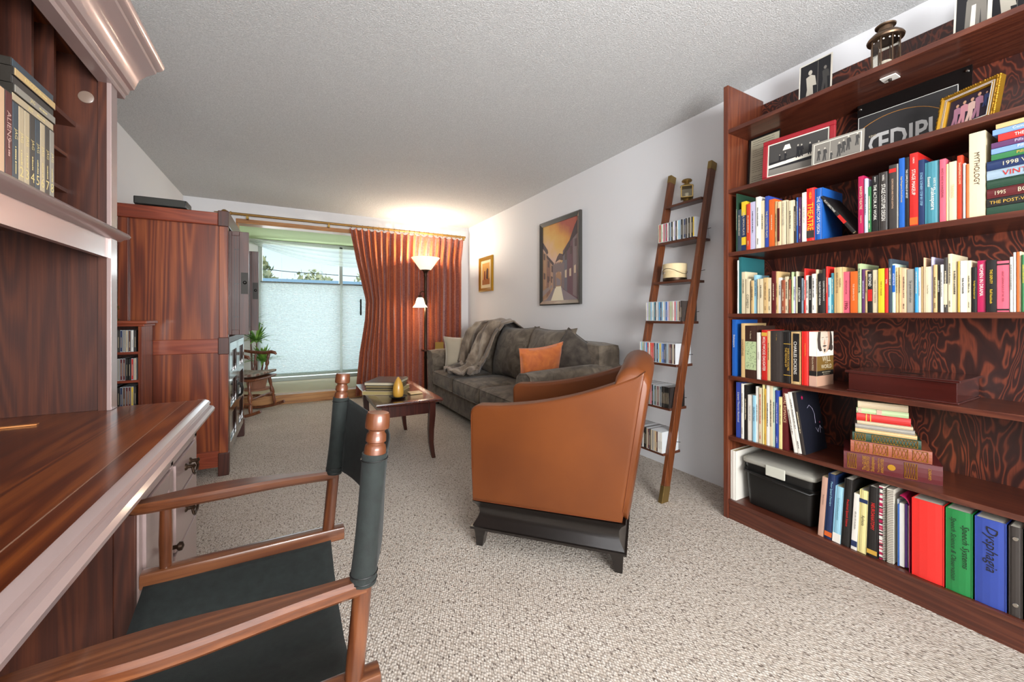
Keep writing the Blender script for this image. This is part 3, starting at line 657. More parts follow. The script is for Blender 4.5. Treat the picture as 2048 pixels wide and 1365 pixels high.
# ------------------------------------------------------------------ director's chair
dc = thing('directors_chair', "wooden director's chair with black canvas seat and back at the desk", 'chair', (-.1, 1.05, 0))
NYs = {'near': .764, 'far': 1.337}
KC = .9156
def near(b):
    o = Vector((0, 0, H_CAM)); b.v = [o + (v - o) * KC for v in b.v]; return b
for k, y in NYs.items():
    sgn = 1 if k == 'far' else -1
    P = [Vector((.098 + (z - .42) * .09, y, z)) for z in (.40, .60, .80)]
    near(MB().tube(P, [.0165, .0165, .0165], 16)).build('back_post', M['chairwood_z'], dc, smooth=50)
    ztop = P[-1]
    R = Matrix.Translation(ztop) @ Matrix.Rotation(radians(5), 4, 'Y')
    pf = [(.0165, 0), (.0165, .024), (.0200, .028), (.0192, .040), (.0182, .046), (.0150, .049), (.0150, .052), (.0182, .054), (.0176, .066), (.0145, .070), (.0145, .074), (.0212, .078), (.0218, .083), (.0208, .102), (.0185, .106), (.0, .107)]
    near(MB().lathe(pf, n=24, M=R)).build('finial', M['copper'], dc, smooth=40)
    # arm with a curved outline
    n = 26; vs = []; rings = []
    for i in range(n + 1):
        u = i / n; x = .118 - .478 * u
        w = .016 + .022 * math.exp(-((u - .62) / .33) ** 2) ; w *= 1 if u < .9 else sqrt(max(.02, 1 - ((u - .9) / .1) ** 2)) * .95 + .05
        yc = y + sgn * .012 * sin(u * pi) ; h = .0135
        zc = .596 + .006 * sin(u * pi * .9)
        rings.append([(x, yc - w, zc - h * .5), (x, yc - w, zc + h * .5), (x, yc - w + .006, zc + h), (x, yc + w - .006, zc + h), (x, yc + w, zc + h * .5), (x, yc + w, zc - h * .5), (x, yc + w - .006, zc - h), (x, yc - w + .006, zc - h)])
    near(MB().loft(rings)).build('armrest', M['chairwood'], dc, smooth=40)
    near(MB().tube([(-.285, y, .43), (-.285, y, .50), (-.285, y, .588)], [.0125, .0145, .0125], 16)).build('front_post', M['chairwood_z'], dc, smooth=50)
    near(MB().rbox(-.095, y, .415, .478, .040, .040, .006, 5)).build('seat_rail', M['chairwood'], dc, smooth=35)
    MB().rbox(-.09, y * KC, .016, .44, .032, .030, .006, 5).build('floor_rail', M['chairwood'], dc, smooth=35)
for x in (-.27, .04):
    for sg in (-1, 1):
        ya, yb = (NYs['near'], NYs['far']) if sg > 0 else (NYs['far'], NYs['near'])
        xx = x + sg * .0125
        MB().tube([(xx * .92, ya * KC, .028), (xx * .92, yb * KC, .462)], .010, 10).build('leg', M['chairwood_z'], dc, smooth=50)
y0, y1 = NYs['near'] + .014, NYs['far'] - .014
def seatf(u, v):
    x = -.325 + .43 * u; y = y0 + (y1 - y0) * v; s = 1 - (2 * v - 1) ** 2
    return Vector((x, y, .405 - .055 * s - .008 * sin(u * pi) * s + .002 * sin(v * 30) * s))
near(MB().grid(seatf, 14, 30)).build('canvas_seat', M['canvas'], dc, smooth=60, solid=.003)
# back: sleeves round both posts and the sling between
for k, y in NYs.items():
    pts = []
    for i in range(9):
        z = .600 + (.832 - .600) * i / 8; pts.append(((.098 + (z - .42) * .09), y, z))
    near(MB().tube(pts, [.0235, .0225, .0215, .021, .021, .021, .0215, .022, .0225], 20)).build('canvas_sleeve', M['canvas'], dc, smooth=60)
def backf(u, v):
    y = NYs['near'] + (NYs['far'] - NYs['near']) * u; z0_ = .605; s = 1 - (2 * u - 1) ** 2
    z = z0_ + (.828 - .018 * s - z0_) * v
    return Vector((.098 + (z - .42) * .09 + .018 * (1 if 0 else 1) + .052 * s + .004 * sin(v * 5 + u * 7) * s, y, z))
near(MB().grid(backf, 28, 12)).build('canvas_back', M['canvas'], dc, smooth=60, solid=.003)
for k, y in NYs.items():
    for z in (.606, .618, .822):
        b = MB(); b.tube([(.098 + (z - .42) * .09 + .0237 * cos(a), y + .0237 * sin(a), z) for a in [i * pi / 10 for i in range(21)]], .0011, 5, cap=False)
        near(b).build('stitching', M['black'], dc, smooth=60)

# ------------------------------------------------------------------ leather armchair
AW, AD = .72, .69; rz_a = radians(42.5)
wv = Vector((cos(rz_a), sin(rz_a), 0)); fv = Vector((-sin(rz_a), cos(rz_a), 0))
ctr = Vector((1.204, 1.203, 0)) + wv * AW / 2 + fv * AD / 2
ac = thing('armchair', 'cognac leather tub armchair on a flared black base, seen from its side', 'armchair', tuple(ctr), rz_a)
def ringsq(zs):
    out = []
    for z, o_, f in zs: out.append([(-AW / 2 - o_, -AD / 2 - o_, z), (AW / 2 + o_, -AD / 2 - o_, z), (AW / 2 + o_, AD / 2 + o_, z), (-AW / 2 - o_, AD / 2 + o_, z)])
    return out
prof = [(.093, .000), (.093, .006), (.104, .007), (.106, -.002), (.120, -.010), (.140, -.022), (.160, -.028), (.180, -.026), (.200, -.016), (.215, -.004), (.222, .002)]
MB().loft(ringsq([(z, o_, 0) for z, o_ in prof])).build('base', M['blackwood'], ac, world=False, smooth=30)
for sx in (-1, 1):
    for sy in (-1, 1):
        def L(z, o_, s): 
            cx, cy = sx * (AW / 2 - .045 + (.0)), sy * (AD / 2 - .035)
            return [(cx + dx * s - 0, cy + dy * s + sy * o_, z) for dx, dy in ((-.036, -.030), (.036, -.030), (.036, .030), (-.036, .030))]
        MB().loft([L(0, .008, .52), L(.05, .004, .72), (L(.094, -.002, 1.0))]).build('leg', M['blackwood'], ac, world=False, bevel=.002)
side = [(-AD / 2 + .012, .225), (AD / 2 - .004, .222), (AD / 2 + .006, .40), (AD / 2 + .010, .62)]
for i in range(6):
    a = i / 5 * pi / 2; side.append((AD / 2 + .010 - .04 + .04 * cos(a), .628 + .04 * sin(a) * 1))
N_ = 14
for i in range(1, N_ + 1):
    u = i / N_; yy = (AD / 2 - .03) + (-.425 - (AD / 2 - .03)) * u
    zz = .668 + .028 * u + .160 * u ** 2.1
    side.append((yy, zz))
for i in range(1, 7):
    u = i / 7; side.append((-.425 + (.092) * u ** 1.0, .856 - (.856 - .225) * u))
def sidepanel(x0, x1):
    b = MB(); n = len(side); r = .012
    def inset(d):
        cy, cz = .0, .5; out = []
        for i in range(n):
            p0 = Vector(side[i - 1]); p1 = Vector(side[i]); p2 = Vector(side[(i + 1) % n]); t = (p2 - p0).normalized() if (p2 - p0).length > 1e-6 else Vector((1, 0)); nn_ = Vector((-t.y, t.x)); out.append(p1 + nn_ * d)
        return out
    A = inset(r); B = inset(r * .3); D = inset(0); G = inset(r * 1.7)
    b.loft([[(x0, p.x, p.y) for p in G], [(x0, p.x, p.y) for p in A], [(x0 + r * .3, p.x, p.y) for p in B], [(x0 + r, p.x, p.y) for p in D], [(x1 - r, p.x, p.y) for p in D], [(x1 - r * .3, p.x, p.y) for p in B], [(x1, p.x, p.y) for p in A], [(x1, p.x, p.y) for p in G]])
    return b
for x0, x1 in ((-AW / 2 - .004, -AW / 2 + .085), (AW / 2 - .085, AW / 2 + .004)):
    p = sidepanel(x0, x1).build('arm_panel', M['leather'], ac, world=False, smooth=50)
    xs = x0 + .001 if x0 < 0 else x1 - .001
    lo = [(xs, a * .985 + (-.0 if a < 0 else -.002), z - .014 if z > .3 else z + .006) for a, z in side]
    MB().tube(lo + [lo[0]], .0012, 5, cap=False).build('seam', mat('leather_seam', '#74391a', .5), p, world=False, smooth=60)
# back: thick curved upholstered slab with a rounded hump on top
rings = []
nz = 22
for i in range(nz + 1):
    u = i / nz; z = .225 + (.905 - .225) * u
    y_out = -AD / 2 + .012 - .092 * (z - .225) / .63
    rings.append((z, y_out))
b = MB()
def backsec(u):
    x = (-AW / 2 + .001) + (AW - .002) * u; e = abs(2 * u - 1); hump = .912 - .050 * e ** 2.4; th = .14; pts = []
    def yo(z): return -AD / 2 - .006 - .098 * (z - .225) / .63 - .018 * (1 - e ** 2)
    rr = .062
    for k in range(9): z = .232 + (hump - rr - .232) * k / 8; pts.append((yo(z), z))
    y0_ = yo(hump - rr)
    for k in range(1, 10): a = k / 10 * pi; pts.append((y0_ + th / 2 - th / 2 * cos(a), hump - rr + rr * sin(a)))
    for k in range(9): q = k / 8; z = (hump - rr) + (.30 - (hump - rr)) * q; pts.append((yo(z) + th + .03 * sin(q * pi), z))
    cy = sum(p[0] for p in pts) / len(pts); cz = sum(p[1] for p in pts) / len(pts); sh = 1 - max(0, (e - .93) / .07) ** 2 * .09
    return [(x, cy + (p[0] - cy) * sh, cz + (p[1] - cz) * sh) for p in pts]
MB().loft([backsec((1 - cos(pi * i / 30)) / 2) for i in range(31)]).build('backrest', M['leather'], ac, world=False, smooth=50)
MB().rbox(0, .045, .37, AW - .18, AD - .10, .15, .035, 10, (0, .01, .02)).build('seat_cushion', M['leather'], ac, world=False, smooth=60)
MB().rbox(0, AD / 2 - .05, .27, AW - .17, .09, .10, .015, 6).build('front_rail', M['leather'], ac, world=False, smooth=60)

# ------------------------------------------------------------------ sofa
sf = thing('sofa', 'grey-brown chenille three-seat sofa along the right wall', 'sofa', (1.95, 3.6, 0))
sx0, sx1, sy0, sy1 = 1.50, 2.36, 2.38, 4.84; ai = .22
MB().rbox((sx0 + .03 + sx1) / 2, (sy0 + sy1) / 2, .165, sx1 - sx0 - .03, sy1 - sy0 - .06, .22, .02, 8).build('base', M['velvet'], sf, smooth=50)
for x in (sx0 + .08, sx1 - .08):
    for y in (sy0 + .1, sy1 - .1): MB().lathe([(.022, 0), (.030, .03), (.034, .058)], (x, y, 0), 14).build('foot', M['blackwood'], sf, smooth=40)
def arm(yc, sgn):
    # profile seen from the front, flaring outwards at the top
    y_in = -sgn * ai / 2; y_out = sgn * ai / 2
    pr = [(y_in, .06), (y_out - sgn * .035, .06), (y_out - sgn * .04, .3), (y_out - sgn * .02, .5), (y_out, .6), (y_out - sgn * .012, .65), (y_out - sgn * .06, .672), (y_in + sgn * .05, .662), (y_in + sgn * .012, .635), (y_in, .58)]
    rings = []
    for k in range(9):
        u = k / 8; x = sx0 - .03 + (sx1 - sx0 + .03) * u; rise = .035 * u
        e = .94 if k in (0, 8) else 1
        rings.append([(x + (0.012 if k == 0 else 0), yc + a * e, (.06 + (z - .06) * (1 + rise / .6)) - (.008 if k == 0 and z > .3 else 0)) for a, z in pr])
    b = MB().loft(rings); o = b.build('arm', M['velvet'], sf, smooth=50, bevel=.012, seg=3)
    lp = [(sx0 - .018, yc + a * .95, z - .006) for a, z in pr]
    MB().tube(lp[1:], .005, 6).build('piping', M['velvet'], o, smooth=60)
arm(sy0 + ai / 2, -1); arm(sy1 - ai / 2, 1)
MB().rbox(2.25, (sy0 + sy1) / 2, .46, .24, sy1 - sy0 - .06, .80, .04, 10, (.0, 0, .01)).build('back_frame', M['velvet'], sf, smooth=60)
cw = (sy1 - sy0 - 2 * ai) / 3
for i in range(3):
    yc = sy0 + ai + cw * (i + .5)
    o = MB().rbox(1.80, yc, .355, .66, cw - .006, .17, .045, 12, (.01, .004, .022)).build('seat_cushion', M['velvet'], sf, smooth=60)
    for z in (.425, .285):
        hx, hy, r = .325, (cw - .016) / 2, .04; loop = []
        for cxs, cys, a0 in ((1, 1, 0), (-1, 1, pi / 2), (-1, -1, pi), (1, -1, 3 * pi / 2)):
            for q in range(5):
                a = a0 + q * pi / 8; loop.append((1.80 + cxs * (hx - r) + r * cos(a), yc + cys * (hy - r) + r * sin(a), z))
        MB().tube(loop + [loop[0]], .0045, 6, cap=False).build('piping', M['velvet'], o, smooth=60)
def pil(name, label, cat, m, w, h, t, c, nrm, up=(0, 0, 1), seed=0, group=None, ear=.10, parent=None):
    n = Vector(nrm).normalized(); u = Vector(up); xa = u.cross(n).normalized(); ya = n.cross(xa)
    R = Matrix((xa, ya, n)).transposed().to_4x4()
    b = MB().pillow(w, h, t, R, 18, 0, ear, seed)
    o = b.build(name, m, parent, world=False, smooth=70, weld=True)
    if parent is not None: o.location = Vector(c) - parent.location
    else: o.location = c
    if label: tag(o, label, cat, group)
    pts = []
    for k in range(65):
        a = k / 64 * 4; s = int(a) % 4; f = (a - int(a)) * 2 - 1
        uu, vv = [(f, -1), (1, f), (-f, 1), (-1, -f)][s]
        x = uu * w / 2 * (1 - ear * (1 - vv * vv) * abs(uu)); y = vv * h / 2 * (1 - ear * (1 - uu * uu) * abs(vv)); pts.append(R @ Vector((x, y, 0)))
    MB().tube(pts, .0045, 6, cap=False).build('piping', m, o, world=False, smooth=60)
    return o
for i, (y, tw) in enumerate(((4.33, .05), (3.64, -.05), (3.02, .03))):
    pil('back_cushion', None, None, M['velvet'], .70, .58, .27, (2.055, y, .70), (-1, tw, .26), seed=i, parent=sf)
pil('throw_pillow', 'dark grey pointed pillow leaning in the near corner of the sofa', 'pillow', M['cushion_dark'], .40, .40, .17, (2.07, 2.66, .715), (-.72, -.66, .22), (.42, -.40, .85), 4, ear=.06)
pil('throw_pillow', 'orange velvet pillow leaning against the near sofa arm', 'pillow', M['orange_velvet'], .42, .43, .15, (1.80, 2.745, .640), (0, .97, .21), (-.1, -.2, .97), 9)
pil('throw_pillow', 'cream pillow leaning against the far sofa arm', 'pillow', M['cream_velvet'], .45, .42, .16, (1.82, 4.50, .635), (-.22, -.9, .24), (0, 0, 1), 12)
# throw
rnd = random.Random(3)
path = [(2.34, .66), (2.30, .93), (2.16, 1.045), (2.02, 1.02), (1.90, .88), (1.84, .72), (1.79, .57), (1.72, .485), (1.60, .475), (1.50, .47)]
def thr(u, v):
    k = u * (len(path) - 1); i = min(len(path) - 2, int(k)); f = k - i; f = f * f * (3 - 2 * f) * .5 + f * .5
    x = path[i][0] * (1 - f) + path[i + 1][0] * f; z = path[i][1] * (1 - f) + path[i + 1][1] * f
    wd = .78 - .12 * sin(u * pi * .8) - .1 * max(0, u - .6); yc = 4.06 + .02 * u + .04 * sin(u * 5)
    y = yc + (v - .5) * wd + .03 * sin(u * 9 + v * 3)
    fold = .040 * sin(v * 13 + u * 4 + 1.2 * sin(u * 6)) + .02 * sin(v * 31 + u * 9)
    g = min(1, u * 3)
    x -= .0 + (fold + .02) * g * (1 if u < .72 else .5); z += (abs(fold) * .9 + .004) * (1 if u > .62 else .35)
    if u > .72: x += .08 * sin(v * 7 + 1) * (u - .72) * 3; z += .03 * max(0, sin(v * 13 + u * 20)) 
    z -= .03 * (2 * v - 1) ** 2 * (1 if u < .4 else 0)
    return Vector((x, y, z))
o = MB().grid(thr, 60, 56).build('throw_blanket', M['throw'], smooth=80, solid=.012); tag(o, 'taupe faux fur throw draped over the far end of the sofa', 'throw blanket')

# ------------------------------------------------------------------ coffee table and what stands on it
tx0, tx1, ty0, ty1 = .565, .965, 2.93, 3.82
ct = thing('coffee_table', 'dark brown rectangular coffee table with sabre legs on the carpet', 'coffee table', ((tx0 + tx1) / 2, (ty0 + ty1) / 2, 0))
o_ = .045
pr = [[(tx0 - o_ + d, ty0 - o_ + d, z), (tx1 + o_ - d, ty0 - o_ + d, z), (tx1 + o_ - d, ty1 + o_ - d, z), (tx0 - o_ + d, ty1 + o_ - d, z)] for z, d in ((.432, .02), (.440, .006), (.452, 0), (.460, .002), (.460, .055), (.4594, .057))]
MB().loft(pr).build('table_top', M['table'], ct, smooth=20)
MB().box(tx0 + .03, ty0 + .018, .345, tx1 - .03, ty0 + .036, .432).box(tx0 + .03, ty1 - .036, .345, tx1 - .03, ty1 - .018, .432).box(tx0 + .018, ty0 + .03, .345, tx0 + .036, ty1 - .03, .432).box(tx1 - .036, ty0 + .03, .345, tx1 - .018, ty1 - .03, .432).build('apron', M['table_z'], ct, bevel=.002)
for sx, x in ((-1, tx0 + .024), (1, tx1 - .024)):
    for sy, y in ((-1, ty0 + .024), (1, ty1 - .024)):
        rings = []
        for z, of, s in ((0, .012, .014), (.05, .002, .016), (.12, -.007, .018), (.22, -.008, .021), (.33, -.001, .024), (.432, 0, .024)):
            cx, cy = x + sx * of, y + sy * of * .4; rings.append([(cx - s, cy - s, z), (cx + s, cy - s, z), (cx + s, cy + s, z), (cx - s, cy + s, z)])
        MB().loft(rings).build('leg', M['table_z'], ct, bevel=.003)
tz = .4600
def flatbook(c, w, l, t, z, rz_, col, label, group=None, pages='#cdbd94', name='book', ttl=None, spine_col=None, cx=None):
    b = MB().box(-w / 2, -l / 2, 0, w / 2, l / 2, .003).box(-w / 2, -l / 2, t - .003, w / 2, l / 2, t).box(-w / 2, -l / 2, 0, -w / 2 + .003, l / 2, t)
    o = b.build(name, pc(col), world=False, bevel=.0008); o.location = (c[0], c[1], z); o.rotation_euler = (0, 0, rz_)
    MB().box(-w / 2 + .003, -l / 2 + .004, .003, w / 2 - .004, l / 2 - .004, t - .003).build('pages', mat('pages_' + col, pages, .85), o, world=False)
    tag(o, label, 'book', group); return o
z = tz
for i, (w, l, t, c, r, pg, lb) in enumerate(((.27, .36, .030, 'beige', -32, '#a08f5e', 'large beige book at the bottom of the pile on the coffee table'), (.25, .31, .020, 'black', -28, '#6f6142', 'black book second from the bottom of the coffee table pile'), (.25, .31, .020, 'black', -30, '#857450', 'black book second from the top of the coffee table pile'), (.26, .32, .026, 'charcoal', -31, '#bfb59b', 'large dark book on top of the coffee table pile'))):
    flatbook((.70, 3.40), w, l, t, z + .0003, radians(r), c, lb, 'books piled on the coffee table', pg); z += t + .0004
t = thing('candle_dish', 'small black dish under the amber candle on the coffee table', 'dish', (.715, 3.075, tz))
MB().lathe([(.05, 0), (.055, .003), (.068, .012), (.066, .014), (.05, .006), (.0, .005)], (.715, 3.075, tz), 32).build('dish', M['black'], t, smooth=50)
o = MB().lathe([(.026, 0), (.035, .004), (.039, .02), (.041, .045), (.038, .078), (.030, .108), (.018, .133), (.008, .149), (.0, .155)], (.715, 3.075, tz + .0065), 32).build('teardrop_candle', M['candle'], smooth=60); tag(o, 'glossy amber teardrop candle on its black dish on the coffee table', 'candle')
MB().tube([(.715, 3.075, tz + .158), (.7155, 3.0755, tz + .168)], .0012, 5).build('wick', M['black'], o)
o = MB().rbox(.875, 3.19, tz + .006, .10, .10, .010, .002, 3, M=Matrix.Identity(4)).build('coaster', pc('tan'), smooth=40); tag(o, 'square tan coaster beside the candle on the coffee table', 'coaster')

# ------------------------------------------------------------------ side table, plaque, floor lamp
st = thing('side_table', 'small round dark red side table behind the far sofa arm', 'side table', (1.72, 5.10, 0))
MB().lathe([(.0, .62), (.20, .62), (.235, .628), (.24, .640), (.235, .650), (.0, .650)], (1.72, 5.10, 0), 40).build('table_top', M['table'], st, smooth=35)
MB().lathe([(.03, .0), (.03, .10), (.018, .14), (.026, .25), (.034, .32), (.020, .38), (.018, .52), (.03, .60), (.05, .62)], (1.72, 5.10, 0), 20).build('pedestal', M['table_z'], st, smooth=50)
for k in range(3):
    a = k * 2 * pi / 3 + .3; p = Vector((1.72, 5.10, 0)); d = Vector((cos(a), sin(a), 0))
    MB().tube([p + d * .02 + Vector((0, 0, .12)), p + d * .10 + Vector((0, 0, .09)), p + d * .17 + Vector((0, 0, .02)), p + d * .2 + Vector((0, 0, .012))], [.018, .015, .012, .012], 8).build('foot', M['table_z'], st, smooth=50)
R = Matrix.Translation((1.69, 4.99, .6515)) @ Matrix.Rotation(radians(-20), 4, 'Z')
t = thing('brass_plaque', 'small gold plaque tilted on its stand on the round side table', 'plaque', (1.69, 4.99, .651))
MB().box(-.055, -.004, .0, .055, .004, .10, M=R @ Matrix.Rotation(radians(-25), 4, 'X')).build('plate', M['brass'], t, bevel=.002)
MB().box(-.03, .03, 0, .03, .08, .012, M=R).box(-.01, .028, 0, .01, .036, .06, M=R).build('stand', M['aged_brass'], t)
lx, ly = 1.60, 5.30
fl = thing('floor_lamp', 'lit torchiere floor lamp with side bell shade before the copper curtains', 'floor lamp', (lx, ly, 0))
MB().lathe([(.13, 0), (.135, .012), (.11, .024), (.04, .035), (.02, .06), (.020, .07)], (lx, ly, 0), 32).build('base', M['bronze'], fl, smooth=50)
MB().lathe([(.019, .06), (.019, .5), (.023, .51), (.023, .53), (.019, .54), (.019, 1.25), (.025, 1.26), (.025, 1.30), (.019, 1.31), (.019, 1.62), (.024, 1.63), (.02, 1.66), (.035, 1.70), (.065, 1.715), (.02, 1.73)], (lx, ly, 0), 20).build('pole', M['bronze'], fl, smooth=50)
MB().lathe([(.062, 1.715), (.075, 1.72), (.115, 1.775), (.155, 1.835), (.186, 1.872), (.192, 1.880), (.186, 1.879), (.150, 1.838), (.110, 1.780), (.07, 1.728), (.0, 1.722)], (lx, ly, 0), 40, cap=False).build('bowl_shade', M['lampglass'], fl, smooth=60)
bx, by = lx - .085, ly - .035
MB().tube([(lx, ly, 1.36), (lx - .02, ly - .01, 1.41), (lx - .05, ly - .02, 1.425), (bx, by, 1.40), (bx, by, 1.36)], .007, 8).lathe([(.01, 1.37), (.022, 1.36), (.03, 1.34), (.03, 1.33)], (bx, by, 0), 16).build('side_arm', M['bronze'], fl, smooth=50)
MB().lathe([(.028, 1.338), (.045, 1.325), (.055, 1.29), (.066, 1.25), (.092, 1.215), (.098, 1.205), (.090, 1.210), (.062, 1.245), (.05, 1.29), (.04, 1.32), (.02, 1.33)], (bx, by, 0), 32, cap=False).build('bell_shade', M['bulbglass'], fl, smooth=60)
point('torchiere_light', (lx, ly, 1.90), 34, (1, .87, .70), .06)
point('bell_light', (bx, by, 1.17), 5, (1, .82, .6), .03)

# ------------------------------------------------------------------ rocking chair and plant
rk2 = thing('rocking_chair', 'turned wooden rocking chair with patterned seat pad beyond the armoire', 'rocking chair', (-.45, 5.27, 0), radians(-24))
def spin(p0, p1, r, parent, name='spindle', n=10):
    p0, p1 = Vector(p0), Vector(p1); pts = []; rs = []
    for k in range(15):
        u = k / 14; pts.append(p0.lerp(p1, u)); rs.append(r * (.75 + .45 * abs(sin(u * pi * 3.0)) + (.25 if abs(u - .5) < .09 else 0)))
    return MB().tube(pts, rs, n).build(name, M['rocker'], parent, world=False, smooth=60)
for s in (-1, 1):
    pts = []
    for k in range(17):
        x = -.42 + .72 * k / 16; pts.append((x, s * .255, .018 + .62 * (x + .03) ** 2))
    MB().tube(pts, .017, 8).build('rocker', M['rocker'], rk2, world=False, smooth=60)
    spin((.20, s * .255, .045), (.155, s * .20, .40), .016, rk2, 'front_leg'); spin((-.24, s * .255, .04), (-.17, s * .19, .40), .016, rk2, 'rear_leg')
    spin((.20, s * .25, .16), (-.22, s * .25, .16), .010, rk2, 'stretcher')
    MB().tube([(-.24, s * .235, .70), (-.05, s * .255, .665), (.08, s * .27, .655), (.145, s * .275, .665), (.185, s * .275, .655), (.20, s * .275, .635)], [.014, .018, .020, .021, .018, .010], 10).build('armrest', M['rocker'], rk2, world=False, smooth=60)
    spin((.10, s * .235, .42), (.12, s * .27, .655), .014, rk2, 'arm_post'); spin((-.03, s * .24, .42), (-.02, s * .26, .66), .010, rk2, 'arm_spindle')
    spin((-.20, s * .20, .42), (-.36, s * .24, 1.05), .016, rk2, 'back_post')
spin((.18, -.23, .20), (.18, .23, .20), .011, rk2, 'front_stretcher')
MB().rbox(-.0, 0, .405, .46, .47, .035, .016, 8, (.02, .02, .0)).build('seat', M['rocker'], rk2, world=False, smooth=60)
for y in (-.12, -.04, .04, .12): spin((-.20, y, .42), (-.36, y * 1.1, 1.0), .008, rk2, 'back_spindle')
MB().rbox(-.365, 0, 1.05, .03, .56, .12, .012, 6).build('crest_rail', M['rocker'], rk2, world=False, smooth=50)
m = mat('patterned_seat_pad', '#8a8178', .9); N = NT(m); v = N.coord(); vo = N.n('TexVoronoi'); N.l(v, vo.inputs['Vector']); vo.inputs['Scale'].default_value = 14
N.col(N.ramp(vo.outputs[0], [(.2, '#75574a'), (.4, '#a59a8c'), (.7, '#6f7269')]))
o = MB().rbox(.02, 0, .442, .44, .42, .035, .016, 10, (.01, .01, .012), fn=lambda p: (p.x, p.y, p.z + .02 * (p.x / .22) ** 2)).build('seat_pad', m, smooth=60, world=False); o.location = rk2.location + Vector((0, 0, .0)); o.rotation_euler = rk2.rotation_euler
tag(o, 'grey and brown patterned pad on the seat of the rocking chair', 'seat pad')
pp = Vector((-.40, 6.22, .1155))
pl = thing('potted_plant', 'leafy green dracaena in a clay planter behind the rocking chair', 'plant', tuple(pp))
MB().lathe([(.15, 0), (.155, .02), (.145, .022), (.0, .022)], pp, 28).lathe([(.10, .022), (.14, .20), (.15, .20), (.15, .225), (.135, .225), (.13, .20), (.0, .20)], pp, 28).build('pot', M['terracotta'], pl, smooth=40)
MB().lathe([(.128, .195), (.0, .205)], pp, 20).build('soil', M['soil'], pl)
rnd = random.Random(11)
def tuft(base, n, ln, par):
    b = MB()
    for k in range(n):
        a = rnd.uniform(0, 2 * pi); el = rnd.uniform(.5, 1.4); L_ = ln * rnd.uniform(.7, 1.15); w = .019; pts = []
        for q in range(8):
            s = q / 7; r = L_ * s * cos(el) * (1 + .4 * s); zz = L_ * (s * sin(el) - .75 * s * s * cos(el) * .9)
            pts.append(Vector(base) + Vector((cos(a) * r, sin(a) * r, zz)))
        sd = Vector((-sin(a), cos(a), 0))
        for q in range(7):
            w0 = w * sin(pi * (.12 + .88 * q / 7)) * 1.0; w1 = w * sin(pi * (.12 + .88 * (q + 1) / 7)) if q < 6 else .0005
            b.quad(pts[q] - sd * w0, pts[q] + sd * w0, pts[q + 1] + sd * w1, pts[q + 1] - sd * w1)
    b.build('foliage', M['leaf'], par, smooth=60)
stems = [((.0, .0), .62), ((.05, -.03), .36), ((-.05, .03), .86)]
for (dx, dy), hh in stems:
    MB().tube([pp + Vector((dx, dy, .2)), pp + Vector((dx * 1.5, dy * 1.5, hh))], [.012, .008], 8).build('stem', M['rocker'], pl, smooth=60)
    tuft(pp + Vector((dx * 1.5, dy * 1.5, hh)), 44, .30, pl)
# ------------------------------------------------------------------ pictures on the right wall
def wallframe(name, label, y0, y1, z0, z1, fw, fd, fm, cat='picture'):
    t = thing(name, label, cat, (XR, (y0 + y1) / 2, (z0 + z1) / 2))
    X = XR - .001
    def prof(a, b_):  # nested rectangular rings at growing depth
        return [(X - d, y0 + i, y1 - i, z0 + i, z1 - i) for i, d in ((0, 0), (0, fd * .75), (fw * .25, fd), (fw * .6, fd * .8), (fw, fd * .6), (fw, fd * .3))]
    rings = [[(x, a, c), (x, b2, c), (x, b2, d), (x, a, d)] for x, a, b2, c, d in prof(0, 0)]
    MB().loft(rings, cap=False).build('frame', fm, t, smooth=25)
    return t, X - fd * .35, y0 + fw, y1 - fw, z0 + fw, z1 - fw
t, px_, qy0, qy1, qz0, qz1 = wallframe('framed_painting', 'tall black-framed painting of an old street with an arch at sunset', 2.93, 3.62, 1.20, 2.085, .045, .035, mat('dark_grey_frame', '#3d3a36', .3, coat=.5))
pm = {}
def paint(h):
    if h not in pm: pm[h] = mat('paint_' + h.strip('#'), h, .6)
    return pm[h]
m = mat('sunset_paint', '#d2a85a', .6); N = NT(m); tc = N.n('TexCoord'); sx = N.n('SeparateXYZ'); N.l(tc.outputs['Object'], sx.inputs[0])
g = N.math('ADD', N.math('MULTIPLY', sx.outputs[2], 1.0), N.math('ADD', N.math('MULTIPLY', sx.outputs[1], -.8), N.math('MULTIPLY', N.noise(N.coord(), 6, 3), .35)))
N.col(N.ramp(g, [(.12, '#d8b4a0'), (.30, '#d9ae62'), (.45, '#d2954e'), (.62, '#a85a4c')]))
cols = ['#8d6a5f', '#a98467', '#5b4a4a', '#6d5058', '#7f6f70', '#b49179', '#9a8a86', '#c9b39a', '#4b3f42', '#8a7f84', '#e8dcc0', '#6e6a72']
b = MB()
def PP(u, v, k): return (px_ - .0006 * k, qy1 - u * (qy1 - qy0), qz0 + v * (qz1 - qz0))
def pp_(pts, mi, k):
    e = .00003 * len(b.f)
    b.poly([Vector(PP(u, v, k)) - Vector((e, 0, 0)) for u, v in pts], mi)
mats = [m] + [paint(c) for c in cols]
pp_([(0, 0), (1, 0), (1, 1), (0, 1)], 0, 0)
pp_([(0, 0), (1, 0), (.62, .22), (.36, .22)], 10, 1)         # street
pp_([(.25, 0), (.62, 0), (.52, .24), (.44, .24)], 11, 2); pp_([(.40, .08), (.47, .2), (.52, .24), (.45, .24)], 11, 3)
pp_([(0, .0), (.12, .02), (.34, .17), (.34, .45), (.12, .62), (0, .68)], 6, 2)   # left houses
pp_([(0, .02), (.12, .05), (.12, .60), (0, .66)], 2, 3); pp_([(.12, .04), (.24, .11), (.24, .52), (.12, .60)], 1, 3)
pp_([(0, .80), (.15, .68), (.17, .64), (.13, .62), (0, .72)], 9, 4); pp_([(.12, .62), (.34, .49), (.35, .46), (.32, .455), (.12, .58)], 9, 4)
